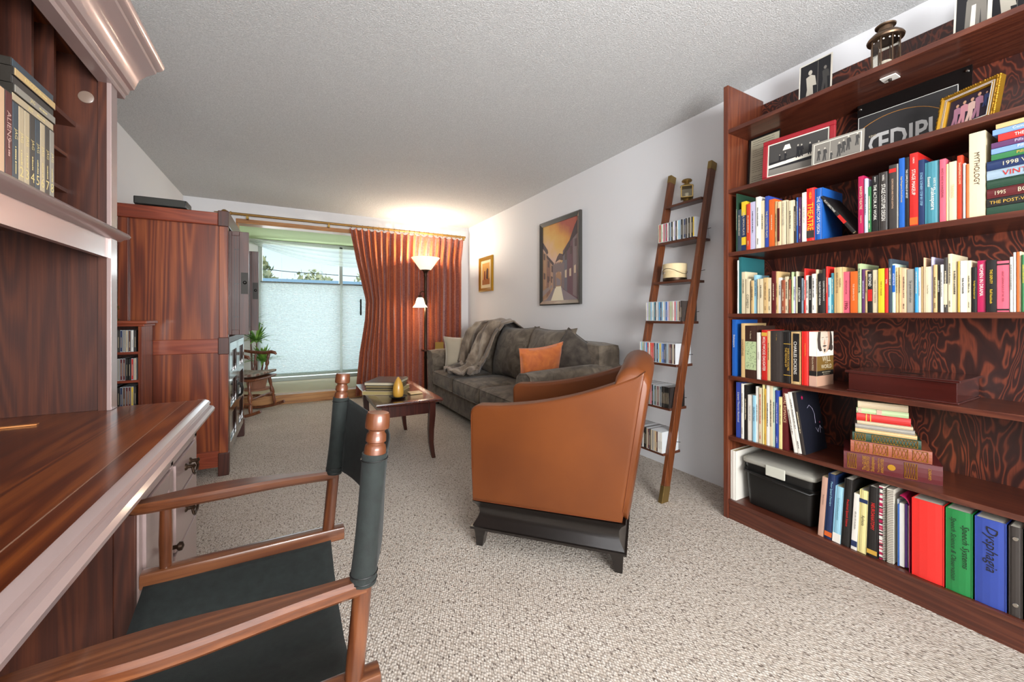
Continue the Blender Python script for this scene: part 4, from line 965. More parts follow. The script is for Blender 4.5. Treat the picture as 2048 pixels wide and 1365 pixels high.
for u, v in ((.03, .56), (.16, .45), (.27, .38), (.03, .30), (.15, .25), (.26, .24)): pp_([(u, v), (u + .05, v - .012), (u + .05, v + .07), (u, v + .085)], 3, 5)
for u, v in ((.08, .2), (.2, .16), (.29, .19)): pp_([(u, v), (u + .035, v), (u + .035, v + .1), (u, v + .1)], 6, 5)
pp_([(1, .0), (.85, .05), (.60, .14), (.60, .62), (.85, .78), (1, .84)], 4, 2)   # right houses
pp_([(1, .02), (.87, .06), (.87, .78), (1, .86)], 5, 3); pp_([(.72, .10), (.60, .15), (.60, .60), (.72, .66)], 12, 3)
pp_([(1, .97), (.92, .90), (.78, .73), (.80, .71), (1, .80)], 9, 4); pp_([(.80, .73), (.74, .70), (.58, .56), (.60, .55), (.80, .65)], 9, 4)
for u, v in ((.92, .64), (.80, .56), (.66, .50), (.90, .32), (.78, .29), (.66, .28)): pp_([(u, v), (u + .05, v), (u + .05, v + .10), (u, v + .09)], 3 if v > .4 else 8, 5)
pp_([(.0, .06), (.3, .18), (.3, .21), (.0, .14)], 7, 4)
# arch: wall with an opening, battlements
pp_([(.32, .16), (.40, .16), (.40, .43), (.32, .45)], 5, 3); pp_([(.56, .16), (.64, .14), (.64, .46), (.56, .43)], 5, 3); pp_([(.32, .36), (.64, .36), (.64, .47), (.32, .47)], 5, 3)
arc = [(.40 + .08 * (1 - cos(a)), .30 + .07 * sin(a)) for a in [k * pi / 12 for k in range(13)]]
pp_([(.40, .18)] + arc + [(.56, .18)], 2, 4); pp_([(.42, .19), (.54, .19), (.54, .26), (.42, .30)], 10, 5)
for k in range(6): pp_([(.33 + .05 * k, .47), (.355 + .05 * k, .47), (.355 + .05 * k, .488), (.33 + .05 * k, .488)], 5, 4)
pp_([(.38, .49), (.50, .52), (.60, .50), (.60, .58), (.50, .60), (.44, .56)], 3, 1)
b.build('painted_canvas', mats, t)
t, px_, qy0, qy1, qz0, qz1 = wallframe('framed_picture', 'small gold-framed picture near the curtained corner of the right wall', 4.80, 5.23, 1.43, 1.915, .05, .03, M['gold'])
b = MB(); pp_([(0, 0), (1, 0), (1, 1), (0, 1)], 0, 0); pp_([(.14, .12), (.86, .12), (.86, .90), (.14, .90)], 1, 1); pp_([(.14, .12), (.86, .12), (.86, .34), (.14, .30)], 2, 2)
pp_([(.52, .34), (.72, .30), (.75, .66), (.64, .72), (.55, .62)], 3, 3); pp_([(.3, .3), (.46, .3), (.44, .62), (.34, .62)], 4, 3)
b.build('print', [paint('#e0cfa6'), paint('#d09a4a'), paint('#a8662c'), paint('#5a3c34'), paint('#8f3a22')], t)

# ------------------------------------------------------------------ leaning ladder shelf
Lb, Lt = Vector((1.893, 0, 0)), Vector((2.352, 0, 2.065))
ld = thing('ladder_shelf', 'walnut ladder shelf with brass tips leaning against the right wall', 'ladder shelf', (2.1, 1.75, 0))
dirL = (Lt - Lb).normalized(); nrm = Vector((-dirL.z, 0, dirL.x))
RY = {'near': (1.578, 1.603), 'far': (1.885, 1.910)}
rd = .026
def railseg(k, a, b_, m, name, par, e=0):
    y0, y1 = RY[k]; p = Lb + (Lt - Lb) * a; q = Lb + (Lt - Lb) * b_; h = nrm * (rd + e)
    za = 0
    P = [p + h, p - h]; Q = [q + h, q - h]
    if a == 0:   # foot cut level with the carpet
        P = [Vector((p.x + v.x - dirL.x * (v.z / dirL.z) , 0, .001)) for v in (h, -h)]
    return MB().loft([[(P[0].x, y0 - e, P[0].z), (P[1].x, y0 - e, P[1].z), (P[1].x, y1 + e, P[1].z), (P[0].x, y1 + e, P[0].z)], [(Q[0].x, y0 - e, Q[0].z), (Q[1].x, y0 - e, Q[1].z), (Q[1].x, y1 + e, Q[1].z), (Q[0].x, y1 + e, Q[0].z)]]).build(name, m, par, bevel=.002)
for k in RY:
    r = railseg(k, 0, 1, M['walnut_z'], 'rail', ld)
    railseg(k, .977, 1.002, M['aged_brass'], 'brass_tip', r, .0012); railseg(k, 0.0, .045, M['aged_brass'], 'brass_foot', r, .0012)
def railx(z): return Lb.x + (Lt.x - Lb.x) * z / Lt.z
# rung heights from the near end of every board
LZ = []
for y_img, x_img in ((395, 1410), (474, 1396), (559, 1383), (643, 1369), (730, 1353), (818, 1338), (909, 1322)):
    r = ray(x_img, y_img); t_ = 1.605 / r.y; LZ.append(H_CAM + r.z * t_)
print('ladder shelf heights', [round(z, 3) for z in LZ])
for i, z in enumerate(LZ):
    xf = railx(z) - .045; xb = min(railx(z) + .105, XR - .004) if i else railx(z) + .03
    MB().box(xf, 1.6035, z - .016, xb, 1.8845, z).build('shelf_board', M['walnut_y'], ld, bevel=.002)
    if i in (1, 2, 3, 4, 5, 6):
        MB().tube([(railx(z) + .060, 1.6065, z + .002), (railx(z) + .060, 1.6065, z + .055), (railx(z) + .064, 1.572, z + .06)], .002, 6).build('wire_bookend', M['blacksatin'], ld, smooth=60)
TIER = ['topmost board', 'ladder tier under the brass lantern', 'ladder tier with the round box', 'ladder tier under the round box', 'fifth ladder board from top', 'sixth ladder board from top', 'lowest ladder board']
seqs = {1: 'beige red palegreen white pink grey magenta white slate bluegrey black white lavender charcoal white lightblue bluegrey black grey navy charcoal grey black beige black yellow'.split(),
        3: 'white lavender palegreen bluegrey lightblue white tealblue slate white bluegrey skyblue navy lightblue white bluegrey blue lavender salmon palegreen beige white pink bluegrey beige brown charcoal'.split(),
        4: 'white lightblue palegreen grey lavender skyblue red white orange brightred redorange slate bluegrey navy lightblue yellow bluegrey blue navy slate bluegrey grey maroon darkbrown beige darkbrown'.split(),
        5: 'grey slate navy bluegrey charcoal maroon blue grey palegreen charcoal slate brown grey pink charcoal bluegrey darkgreen grey maroon grey slate black charcoal black black black'.split(),
        6: 'charcoal grey white black lightblue charcoal white black grey charcoal brown slate white black charcoal beige maroon charcoal beige grey beige tan brown white white white'.split()}
for i, seq in seqs.items():
    z = LZ[i]
    cds(seq, (railx(z) - .052, 1.8785, 0), (0, -.01072, 0), 0, TIER[i], 'discs on the ladder shelf', z + .0004)
# round cream box
z = LZ[2]; c = Vector((railx(z) + .015, 1.755, z + .0004))
t = thing('hat_box', 'round cream lidded box with a thin cord on the ladder shelf', 'box', tuple(c))
MB().lathe([(.0, 0), (.072, 0), (.074, .004), (.074, .02), (.0, .02)], c, 40).build('base', M['bronze'], t, smooth=40)
MB().lathe([(.0, .02), (.072, .02), (.072, .098), (.0, .098)], c, 40).build('body', mat('cream_parchment', '#cdb78c', .7), t, smooth=40)
MB().lathe([(.0745, .062), (.0745, .110), (.072, .112), (.0, .112)], c, 40, cap=False).build('lid', mat('cream_parchment_lid', '#d3bf96', .7), t, smooth=40)
MB().tube([c + Vector((.076 * cos(a), .076 * sin(a), .062 + .018 * cos(2 * a))) for a in [k * pi / 20 for k in range(41)]], .0013, 5, cap=False).tube([c + Vector((-.078, .02, .045 + .006 * k)) for k in range(3)], .004, 6).build('cord', M['pewter'], t, smooth=60)
# brass lantern on the top rung
z = LZ[0]; c = Vector((railx(z) - .008, 1.735, z + .0004))
t = thing('brass_lantern', 'small square brass candle lantern on the top board of the ladder shelf', 'lantern', tuple(c))
MB().lathe([(.0, 0), (.028, 0), (.030, .004), (.02, .012), (.026, .018), (.036, .024), (.0, .026)], c, 24).build('base', M['aged_brass'], t, smooth=50)
hw = .034; b = MB()
for sx in (-1, 1):
    for sy in (-1, 1): b.box(c.x + sx * hw - .004, c.y + sy * hw - .004, c.z + .026, c.x + sx * hw + .004, c.y + sy * hw + .004, c.z + .105)
for z0 in (.026, .099): b.box(c.x - hw - .004, c.y - hw - .004, c.z + z0, c.x + hw + .004, c.y + hw + .004, c.z + z0 + .006)
b.build('frame', M['aged_brass'], t, bevel=.0015)
b = MB()
for sx in (-1, 1): b.box(c.x + sx * hw - .0006, c.y - hw + .004, c.z + .032, c.x + sx * hw + .0006, c.y + hw - .004, c.z + .099).box(c.x - hw + .004, c.y + sx * hw - .0006, c.z + .032, c.x + hw - .004, c.y + sx * hw + .0006, c.z + .099)
b.build('glass_pane', M['lantern_glass'], t)
MB().lathe([(.042, .105), (.040, .110), (.022, .118), (.014, .124), (.018, .130), (.030, .136), (.033, .142), (.028, .150), (.010, .156), (.0, .157)], c, 28).build('roof', M['aged_brass'], t, smooth=50)
MB().lathe([(.0, .0265), (.013, .0265), (.013, .06), (.0, .06)], c, 20).build('votive_cup', M['white'], t, smooth=40); t.rotation_euler = (0, 0, radians(38))

# ------------------------------------------------------------------ bookcase
BX, BXB, BY0, BY1 = 2.046, 2.372, -.22, 1.32
SH = [2.085, 1.762, 1.4255, 1.098, .766, .444, .103]
bc = thing('bookcase', 'tall open dark reddish bookcase with plywood back filled with books', 'bookcase', (2.2, .55, 0))
for y0 in (BY1 - .026, BY0): MB().box(BX, y0, 0, XR - .004, y0 + .026, 2.325).build('side_panel', M['case_z'], bc, bevel=.002)
MB().box(BXB - .004, BY0 + .026, .02, XR - .004, BY1 - .026, 2.30).build('back_panel', M['ply'], bc)
for z in SH: MB().box(BX + .001, BY0 + .026, z - .021, BXB - .004, BY1 - .026, z).build('shelf', M['case_y'], bc, bevel=.0015)
MB().box(BX + .006, BY0 + .026, .0, BX + .026, BY1 - .026, SH[6] - .021).build('kick_board', M['case_y'], bc, bevel=.001)
q = atZ(1780, 155, SH[0] - .0215)
o = MB().rbox(q.x, q.y, SH[0] - .0245, .05, .05, .006, .002, 3).build('catch_plate', M['white'], bc, smooth=40)
MB().cyl((q.x, q.y, SH[0] - .0275), (q.x, q.y, SH[0] - .036), .006, n=12).build('latch_knob', M['pewter'], o, smooth=40)

# ------------------------------------------------------------------ books
def book_mesh(b, h, t, d, hard):
    """spine at x=0 facing -x, thickness along y, height along z; slots 0 cover, 1 pages"""
    c = .0022 if hard else .0009; ins = .003 if hard else .0004
    sp = [(0, -t / 2 + c), (-.0022 if hard else -.0004, -t / 4), (-.003 if hard else -.0006, 0), (-.0022 if hard else -.0004, t / 4), (0, t / 2 - c)]
    b.prism([(p[0] + (.003 if hard else .0006), p[1]) for p in sp] + [(.004, t / 2 - c), (.004, -t / 2 + c)], 'z', 0, h)
    b.box(.001, -t / 2, 0, d, -t / 2 + c, h).box(.001, t / 2 - c, 0, d, t / 2, h)
    return ins, c
bookrnd = random.Random(21)
LIGHTC = {'cream', 'white', 'tan', 'peach', 'beige', 'palegreen', 'mint', 'yellow', 'paleyellow', 'lavender', 'lightblue', 'grey', 'salmon', 'pink', 'bluegrey', 'gold'}
def book(y, z, h, t, d, col, label, x=2.068, title=None, ttcol=None, hard=None, lean=0, lie=False, yaw=0, group=None, name='book', cols=None, extra=None, tscale=.6, tpos=None, tlen=None, scr=True, pages=None, cat='book', shear=0):
    if hard is None: hard = t > .027
    b = MB(); ins, c = book_mesh(b, h, t, d, hard)
    mats = [pc(col)]
    if cols:
        for z0, z1, cc in cols:
            b.box(-.0009, -t / 2 + .0005, h * z0, .0006, t / 2 - .0005, h * z1, len(mats)); mats.append(pc(cc))
    o = b.build(name, mats, world=False); 
    MB().box(.003, -t / 2 + c, ins, d - ins - .0008, t / 2 - c, h - ins).build('pages', mat_pages(pages or ('cream' if bookrnd.random() < .6 else 'white')), o, world=False)
    ic = ttcol or ('black' if col in LIGHTC else 'cream')
    k = MB(); any_ = False; xs = -.0014
    if title:
        segs = title if isinstance(title, list) else [(title, tpos if tpos is not None else .55, tlen or .62, tscale)]
        for qi, sgm in enumerate(segs):
            if qi and abs(segs[0][1] - sgm[1]) > .2: k.build('title', ink(ic), o, world=False); k = MB()
            s, pos, ln, sc = sgm[:4]; off = sgm[4] if len(sgm) > 4 else 0
            put_text(k, s, (xs, -t * off, h * pos), (0, 0, -1), (0, -1, 0), h * ln, t * sc, shear=shear)
        any_ = True
    elif scr and t > .006:
        r = random.Random(int(y * 9999) + int(h * 999)); L_ = h * r.uniform(.3, .55)
        scribble(k, (xs, 0, h * r.uniform(.5, .68)), (0, 0, -1), (0, -1, 0), L_, min(.0048, t * r.uniform(.25, .42)), r)
        if r.random() < .5 and t > .009: scribble(k, (xs, 0, h * .14), (0, 0, -1), (0, -1, 0), h * .12, min(.004, t * .25), r)
        any_ = True
    if any_: k.build('title', ink(ic), o, world=False)
    o.location = (x, y, z)
    if lie: o.rotation_euler = Euler((-pi / 2, 0, yaw), 'XYZ')
    else: o.rotation_euler = (lean, 0, yaw)
    if extra: extra(o, h, t, d)
    tag(o, label, cat, group); return o
PGM = {}
def mat_pages(c):
    if c not in PGM: PGM[c] = mat('pages_' + c, {'cream': '#c9b98f', 'white': '#dcd6c6', 'old': '#a8925f', 'gilt': '#b28a3c'}[c], .9)
    return PGM[c]
XS = 2.062
def row(data, sz, shelf, group, px0, py0, sc, kinds='paperback', dflt=.135, n0=0, total=None, gap=.0006):
    """data rows: (x0, x1, top, colour, detail, title, ink, opts) measured along the spines of one shelf"""
    cps = []
    for i, r in enumerate(data):
        x0, x1, top, col = r[:4]; det = r[4] if len(r) > 4 else None; ti = r[5] if len(r) > 5 else None; ik = r[6] if len(r) > 6 else None; op = dict(r[7]) if len(r) > 7 else {}
        xs = XS + op.pop('dx', 0) + bookrnd.uniform(-.004, .004)
        A = atX(px0 + x0 / sc, HORIZ, xs); B = atX(px0 + x1 / sc, HORIZ, xs); Tp = atX(px0 + (x0 + x1) / 2 / sc, py0 + top / sc, xs)
        t = max(.003, A.y - B.y - gap); h = Tp.z - sz - .0006
        cname = CN.get(col, col); kind = 'book' if t > .024 else kinds
        if det: label = det
        else:
            pv = CN.get(data[i - 1][3], data[i - 1][3]) if i else None; nx = CN.get(data[i + 1][3], data[i + 1][3]) if i + 1 < len(data) else None
            label = '%s %s %s, %s from the left on the %s' % ('thick' if t > .02 else ('thin' if t < .009 else 'slim'), cname, kind, ordn(n0 + i + 1), shelf)
        d = op.pop('d', dflt + bookrnd.uniform(-.006, .01))
        book((A.y + B.y) / 2, sz + .0004, h, t, d, col, label, x=xs, title=ti, ttcol=ik, group=group, **op)
B1 = [
 (180, 196, 612, 'darkgreen', 'thin dark green patterned book at the far left end of the stage-books shelf', None, None, {'d': .2}),
 (197, 241, 795, 'slate'), (242, 298, 702, 'yellow', 'yellow paperback with a navy title block, third on the stage-books shelf', [('NEIL SIMON PLAYS', .55, .5, .4)], 'cream', {'cols': [(.28, .72, 'navy'), (.0, .12, 'navy')]}),
 (300, 342, 728, 'redorange'), (344, 404, 705, 'lavender'), (406, 455, 648, 'white'), (457, 508, 692, 'cream'), (511, 554, 640, 'royal', None, [('THE COLLECTED PLAYS', .45, .7, .5)], 'paleyellow'),
 (556, 622, 675, 'orange'), (624, 649, 700, 'tan'), (651, 680, 702, 'peach', None, None, None, {'cols': [(.1, .85, 'maroon')]}), (682, 758, 690, 'cream', None, [('THE WORLD OF THEATRE', .7, .5, .3)], 'grey'), (761, 838, 690, 'cream', 'thick pale cream paperback right of its twin on the stage-books shelf'), (840, 866, 752, 'charcoal'),
 (867, 888, 655, 'blue'), (890, 929, 652, 'purple'), (931, 982, 598, 'white', None, [('THE SECRET LIFE', .55, .6, .4)], 'grey'),
 (985, 1074, 548, 'brightred', 'red paperback titled THEATRE in yellow letters', [('THEATRE', .46, .52, .72), ('HELEN', .86, .12, .3)], 'yellow', {'cols': [(.06, .2, 'charcoal')]}),
 (1077, 1165, 548, 'blue', "thick blue paperback titled THE DIRECTOR'S VISION", [("THE DIRECTOR'S VISION", .48, .72, .42)], 'white', {'d': .19}),
]
B2 = [
 (1570, 1638, 412, 'magenta', 'magenta book left of the white and green ones on the stage-books shelf', [("BAKER'S THEATRE", .62, .5, .45), ('Compiled by', .25, .2, .3)], 'cream', {'d': .17}),
 (1641, 1674, 438, 'lavender', 'lavender-white slim book right of the magenta one on the stage-books shelf'), (1677, 1724, 532, 'green', 'short green book left of the black actor book on the stage-books shelf'),
]
B3 = [
 (126, 192, 690, 'black', 'black book titled THE ACTOR AT WORK in white letters', [('THE ACTOR AT WORK', .52, .66, .5), ('BENEDETTI', .93, .09, .3)], 'white'),
 (196, 297, 652, 'charcoal', 'black book titled STAGE COSTUME DESIGN', [('STAGE COSTUME DESIGN', .48, .62, .42), ('RUSSELL', .90, .1, .28)], 'white', {'d': .18}),
 (303, 382, 576, 'charcoal', 'dark book titled SCENE DESIGN AND STAGE LIGHTING with a small red block', [('SCENE DESIGN AND STAGE LIGHTING', .55, .55, .22)], 'peach', {'cols': [(.88, .94, 'red')], 'd': .19}),
 (384, 404, 565, 'white', 'thin white booklet left of the blue stage-makeup shelf book'),
 (407, 466, 506, 'blue', 'blue book with yellow lettering titled Stage Management Forms and Formats', [('Stage Management Forms & Formats', .55, .7, .4)], 'yellow', {'d': .18}),
 (468, 516, 498, 'black', 'black slim book titled THE COMPLETE MAKE-UP ARTIST', [('THE COMPLETE MAKE-UP ARTIST', .62, .62, .42)], 'white', {'d': .17}),
 (519, 609, 452, 'red', 'thick red hardback titled STAGE MAKEUP', [('STAGE MAKEUP', .60, .48, .42), ('CORSON', .9, .08, .2)], 'white', {'d': .2, 'cols': [(.02, .12, 'orange')]}),
 (613, 678, 522, 'navy', 'navy paperback titled STAGE SCENERY STEP BY STEP', [('STAGE SCENERY STEP BY STEP', .55, .78, .4)], 'lightblue', {'d': .16}),
 (681, 830, 540, 'tealblue', 'thick teal book with a small portrait on its spine', [('Essential', .68, .24, .2, -.2), ('Shakespeare', .40, .36, .42, .05), ('GUIDE TO', .66, .14, .16, .2)], 'white', {'d': .16}),
 (834, 901, 515, 'pink', "pink paperback titled WHO'S WHO IN SHAKESPEARE", [("WHO'S WHO IN SHAKESPEARE", .62, .6, .36)], 'maroon', {'d': .17}),
 (904, 930, 568, 'paleyellow', 'narrow pale yellow paperback left of the cream one on the stage-books shelf'),
 (933, 1015, 542, 'cream', 'cream book with a pale title band left of the red-orange screenplay', [('TRAINING', .5, .34, .4)], 'tan'),
 (1018, 1078, 478, 'redorange', 'red-orange paperback titled Shakespeare in Love', [('SHAKESPEARE IN LOVE', .72, .42, .4)], 'cream', {'d': .15}),
 (1080, 1109, 560, 'white', 'narrow white paperback left of the thin orange one beside the thick mythology book'), (1111, 1140, 568, 'orange', 'thin bright orange paperback touching the thick mythology book'),
 (1143, 1318, 232, 'cream', 'thick cream book titled MYTHOLOGY standing beside the lying yearbooks', [('MYTHOLOGY', .57, .40, .34)], 'darkbrown', {'d': .15, 'hard': False}),
]
row(B1, SH[2], 'stage-books shelf', 'books on the stage-books shelf', 1440, 280, 5.6875, dflt=.13)
row(B2, SH[2], 'stage-books shelf', 'books on the stage-books shelf', 1440, 280, 5.6875)
row(B3, SH[2], 'stage-books shelf', 'books on the stage-books shelf', 1720, 220, 5.25)
# emblem details on two spines
def spine_disc(y, z, w, h_, m, name, par):
    R = Matrix.Translation((XS - .0068, y, z)) @ Matrix.Rotation(-pi / 2, 4, 'Y')
    b = MB(); n = 20; b.poly([(XS - .0068, y + w * cos(2 * pi * k / n), z + h_ * sin(2 * pi * k / n)) for k in range(n)]); return b.build(name, m, par)
# leaning black book between the blue one and the magenta one
P0 = atX(1440 + 1150 / 5.6875, 280 + 640 / 5.6875, XS); P1 = atX(1440 + 1545 / 5.6875, 280 + 1068 / 5.6875, XS)
ln = (Vector((0, P0.y, P0.z)) - Vector((0, P1.y, P1.z))).length; angl = atan2(P0.y - P1.y, P0.z - P1.z)
book(P1.y + .007, SH[2] + .0122, ln - .012, .013, .165, 'black', 'black book titled PLAY DIRECTING leaning against the thick blue book', x=XS, title=[('PLAY DIRECTING', .72, .42, .5)], ttcol='white', lean=-angl, group='books on the stage-books shelf', cols=[(.25, .45, 'red')])
# lying yearbooks and cookbooks
lying = [(1.4262, 1.4525, 'darkgreen', 'lowest lying dark green-grey book right of the mythology book', None, 'gold', .23), (1.4535, 1.4805, 'black', 'black and white lying book with gold capitals, second lowest of the yearbook stack', [('THE POST-VILLAGE', .72, .5, .4)], 'gold', .23),
 (1.4815, 1.5135, 'maroon', 'maroon lying yearbook marked 1995', [('1995', .87, .10, .5), ('BOBCAT', .58, .26, .45)], 'cream', .23), (1.5145, 1.5435, 'darkgreen', 'dark green lying yearbook between the maroon and grey ones', None, 'cream', .23),
 (1.5445, 1.5755, 'bluegrey', 'grey lying yearbook with red VINTAGE lettering', [('VINTAGE', .64, .42, .55)], 'red', .23), (1.5765, 1.6075, 'navy', 'navy lying yearbook marked 1998', [('1998 VINTAGE', .60, .5, .42)], 'cream', .23),
 (1.6085, 1.6280, 'green', 'green lying cookbook third cookbook from the top of the stack', [('Pillsbury', .66, .3, .6)], 'gold', .22), (1.6290, 1.6470, 'periwinkle', 'light blue lying cookbook between the green and purple ones', [('Pillsbury', .66, .3, .6)], 'white', .22),
 (1.6480, 1.6670, 'purple', 'purple lying cookbook under the red one', [('Pillsbury', .68, .34, .6)], 'lavender', .22), (1.6680, 1.6910, 'brightred', 'red lying cookbook right of the mythology book', [('THE COOKBOOK', .62, .42, .5)], 'white', .205),
 (1.6920, 1.7100, 'periwinkle', 'blue and white lying book second from the top of the yearbook stack', [('Community', .68, .3, .6)], 'white', .217), (1.7110, 1.7270, 'tan', 'tan lying book on top of the yearbook stack', None, 'brown', .21)]
for z0, z1, c, lb, tt, ik, L_ in lying:
    yl = atX(1973, 400, XS).y - (.23 - L_)
    book(yl - L_, (z0 + z1) / 2, L_, z1 - z0 - .0006, .155, c, lb, x=XS + .002, title=tt, ttcol=ik, scr=False, lie=True, group='yearbooks and cookbooks lying in a stack')
C1 = [
 (219, 236, 262, 'white', 'thin white booklet at the left end of the paperback shelf', None, None, {'d': .2}), (237, 273, 222, 'teal', 'tall teal book sticking up at the left end of the paperback shelf', None, None, {'d': .215, 'scr': False}),
 (275, 325, 410, 'cream'), (328, 380, 500, 'cream', 'cream paperback titled COMEDY near the tall teal book', [('COMEDY', .35, .42, .6)], 'black'), (395, 429, 520, 'tan'), (432, 474, 450, 'lightblue', None, None, 'navy'), (476, 496, 500, 'cream'), (499, 551, 498, 'cream'), (554, 610, 484, 'tan', None, None, 'brown'), (612, 657, 486, 'cream'),
 (660, 712, 400, 'maroon', None, None, 'cream'), (714, 744, 404, 'tan'), (747, 785, 484, 'white'), (787, 828, 514, 'rust', None, None, 'cream'), (830, 876, 470, 'cream'), (878, 910, 505, 'rust', 'slim red-brown paperback in the middle-left of the paperback shelf'), (912, 934, 410, 'palegreen'), (936, 967, 470, 'lavender'), (969, 990, 405, 'cream'),
 (991, 1040, 465, 'black', None, [('A STREETCAR', .5, .5, .5)], 'white'), (1042, 1071, 490, 'bluegrey'), (1073, 1095, 365, 'red', None, None, 'white'), (1097, 1136, 455, 'white'), (1138, 1172, 460, 'black', None, [('A DOLL HOUSE', .5, .4, .5)], 'white'), (1174, 1223, 435, 'white'), (1225, 1250, 380, 'cream'),
 (1252, 1305, 430, 'black', None, [('TALES FROM THE VIENNA', .5, .6, .45)], 'white'), (1307, 1352, 370, 'charcoal', None, [('CLASSIC FRENCH PLAYS', .5, .6, .45)], 'white'), (1354, 1378, 340, 'brightred'), (1380, 1418, 485, 'lightblue', None, None, 'navy'), (1420, 1458, 425, 'tealblue', None, None, 'cream'),
 (1462, 1572, 350, 'tan', 'thick tan paperback left of the pink one on the paperback shelf', [('SEVEN PLAYS OF THE', .66, .45, .22, -.15), ('MODERN', .66, .3, .22, .2)], 'brown'), (1575, 1662, 408, 'pink', 'dusty pink paperback marked 1990s on the paperback shelf', [('BEST PLAYS OF THE', .62, .5, .2), ('1990s', .18, .2, .5)], 'maroon'), (1666, 1756, 404, 'orange', 'orange paperback in the middle of the paperback shelf', [('THE DRAMA PLAYS', .5, .62, .25)], 'cream'),
 (1762, 1811, 305, 'palegreen', None, None, 'black', {'d': .17}), (1813, 1855, 375, 'purple', None, None, 'lavender'), (1857, 1888, 390, 'tan'), (1890, 1950, 400, 'black', 'black paperback titled BEYOND THE FRINGE in white and red', [('BEYOND', .78, .34, .62)], 'white', {'cols': [(.28, .56, 'red')]}), (1953, 2022, 385, 'cream', None, [('THREE PLAYS BY THORNTON', .5, .55, .3)], 'black'),
]
C2 = [
 (226, 307, 358, 'yellow', 'bright yellow paperback left of a red one on the paperback shelf', [('THREE BY TENNESSEE', .55, .6, .22)], 'black'), (309, 351, 355, 'brightred', None, [('Six Plays', .7, .3, .5)], 'white'), (353, 399, 238, 'slate', 'dark slate tall book behind a white card on the paperback shelf', None, None, {'d': .17}), (401, 442, 300, 'mint', None, [('ARTHUR MILLER', .68, .42, .5)], 'white', {'cols': [(.42, .97, 'blue')]}),
 (444, 480, 345, 'tan'), (482, 515, 345, 'tan', 'narrow tan paperback right of its twin beside the thick peach one'), (517, 582, 355, 'peach'), (584, 680, 365, 'grey', 'grey paperback titled six great modern plays', [('Six great modern plays', .48, .62, .4)], 'black'), (683, 726, 345, 'skyblue'), (728, 760, 345, 'white'), (762, 789, 335, 'tan'), (791, 806, 222, 'peach', None, None, None, {'d': .16}),
 (808, 884, 335, 'cream', None, [('Five Great Plays', .5, .5, .3)], 'black'), (887, 912, 215, 'lavender', None, None, None, {'d': .16}), (914, 962, 310, 'tan'), (964, 1000, 310, 'black', None, [('DRAMA CLASSICS', .55, .55, .55)], 'white'), (1002, 1041, 310, 'white'), (1043, 1094, 220, 'charcoal', None, None, 'cream', {'cols': [(.14, .52, 'cream')]}), (1096, 1150, 175, 'cream', 'tall cream paperback standing highest in the middle of the paperback shelf', None, None, {'d': .18}),
 (1152, 1215, 270, 'cream'), (1217, 1248, 265, 'gold'), (1250, 1330, 262, 'white'), (1332, 1390, 258, 'cream'), (1393, 1461, 340, 'black', 'black paperback with yellow lettering left of the magenta one', [('The Night Thoreau Spent in Jail', .5, .6, .38)], 'yellow'), (1463, 1571, 258, 'magenta', 'magenta paperback titled WOMEN IN DRAMA', [('WOMEN IN DRAMA', .62, .62, .45)], 'white'),
 (1574, 1704, 252, 'black', 'thick black paperback titled THE DEPUTY with orange lettering', [('THE DEPUTY', .68, .28, .26), ('Rolf Hochhuth', .30, .27, .26)], 'yellow'), (1708, 1867, 262, 'pink', 'thick pink paperback with a thin black band near its top', [('GREAT GERMAN PLAYS OF THE 1920S', .5, .66, .16)], 'maroon', {'cols': [(.92, .95, 'black'), (.03, .06, 'black')]}),
 (1870, 1911, 212, 'white'), (1913, 1951, 155, 'white', None, None, None, {'d': .16}), (1953, 1984, 150, 'orange'), (1986, 2014, 145, 'cream'), (2016, 2060, 185, 'green', None, None, 'yellow'),
]
row(C1, SH[3], 'paperback shelf', 'books on the paperback shelf', 1440, 480, 6.4, dflt=.115)
row(C2, SH[3], 'paperback shelf', 'books on the paperback shelf', 1720, 480, 6.244, dflt=.115, n0=len(C1))
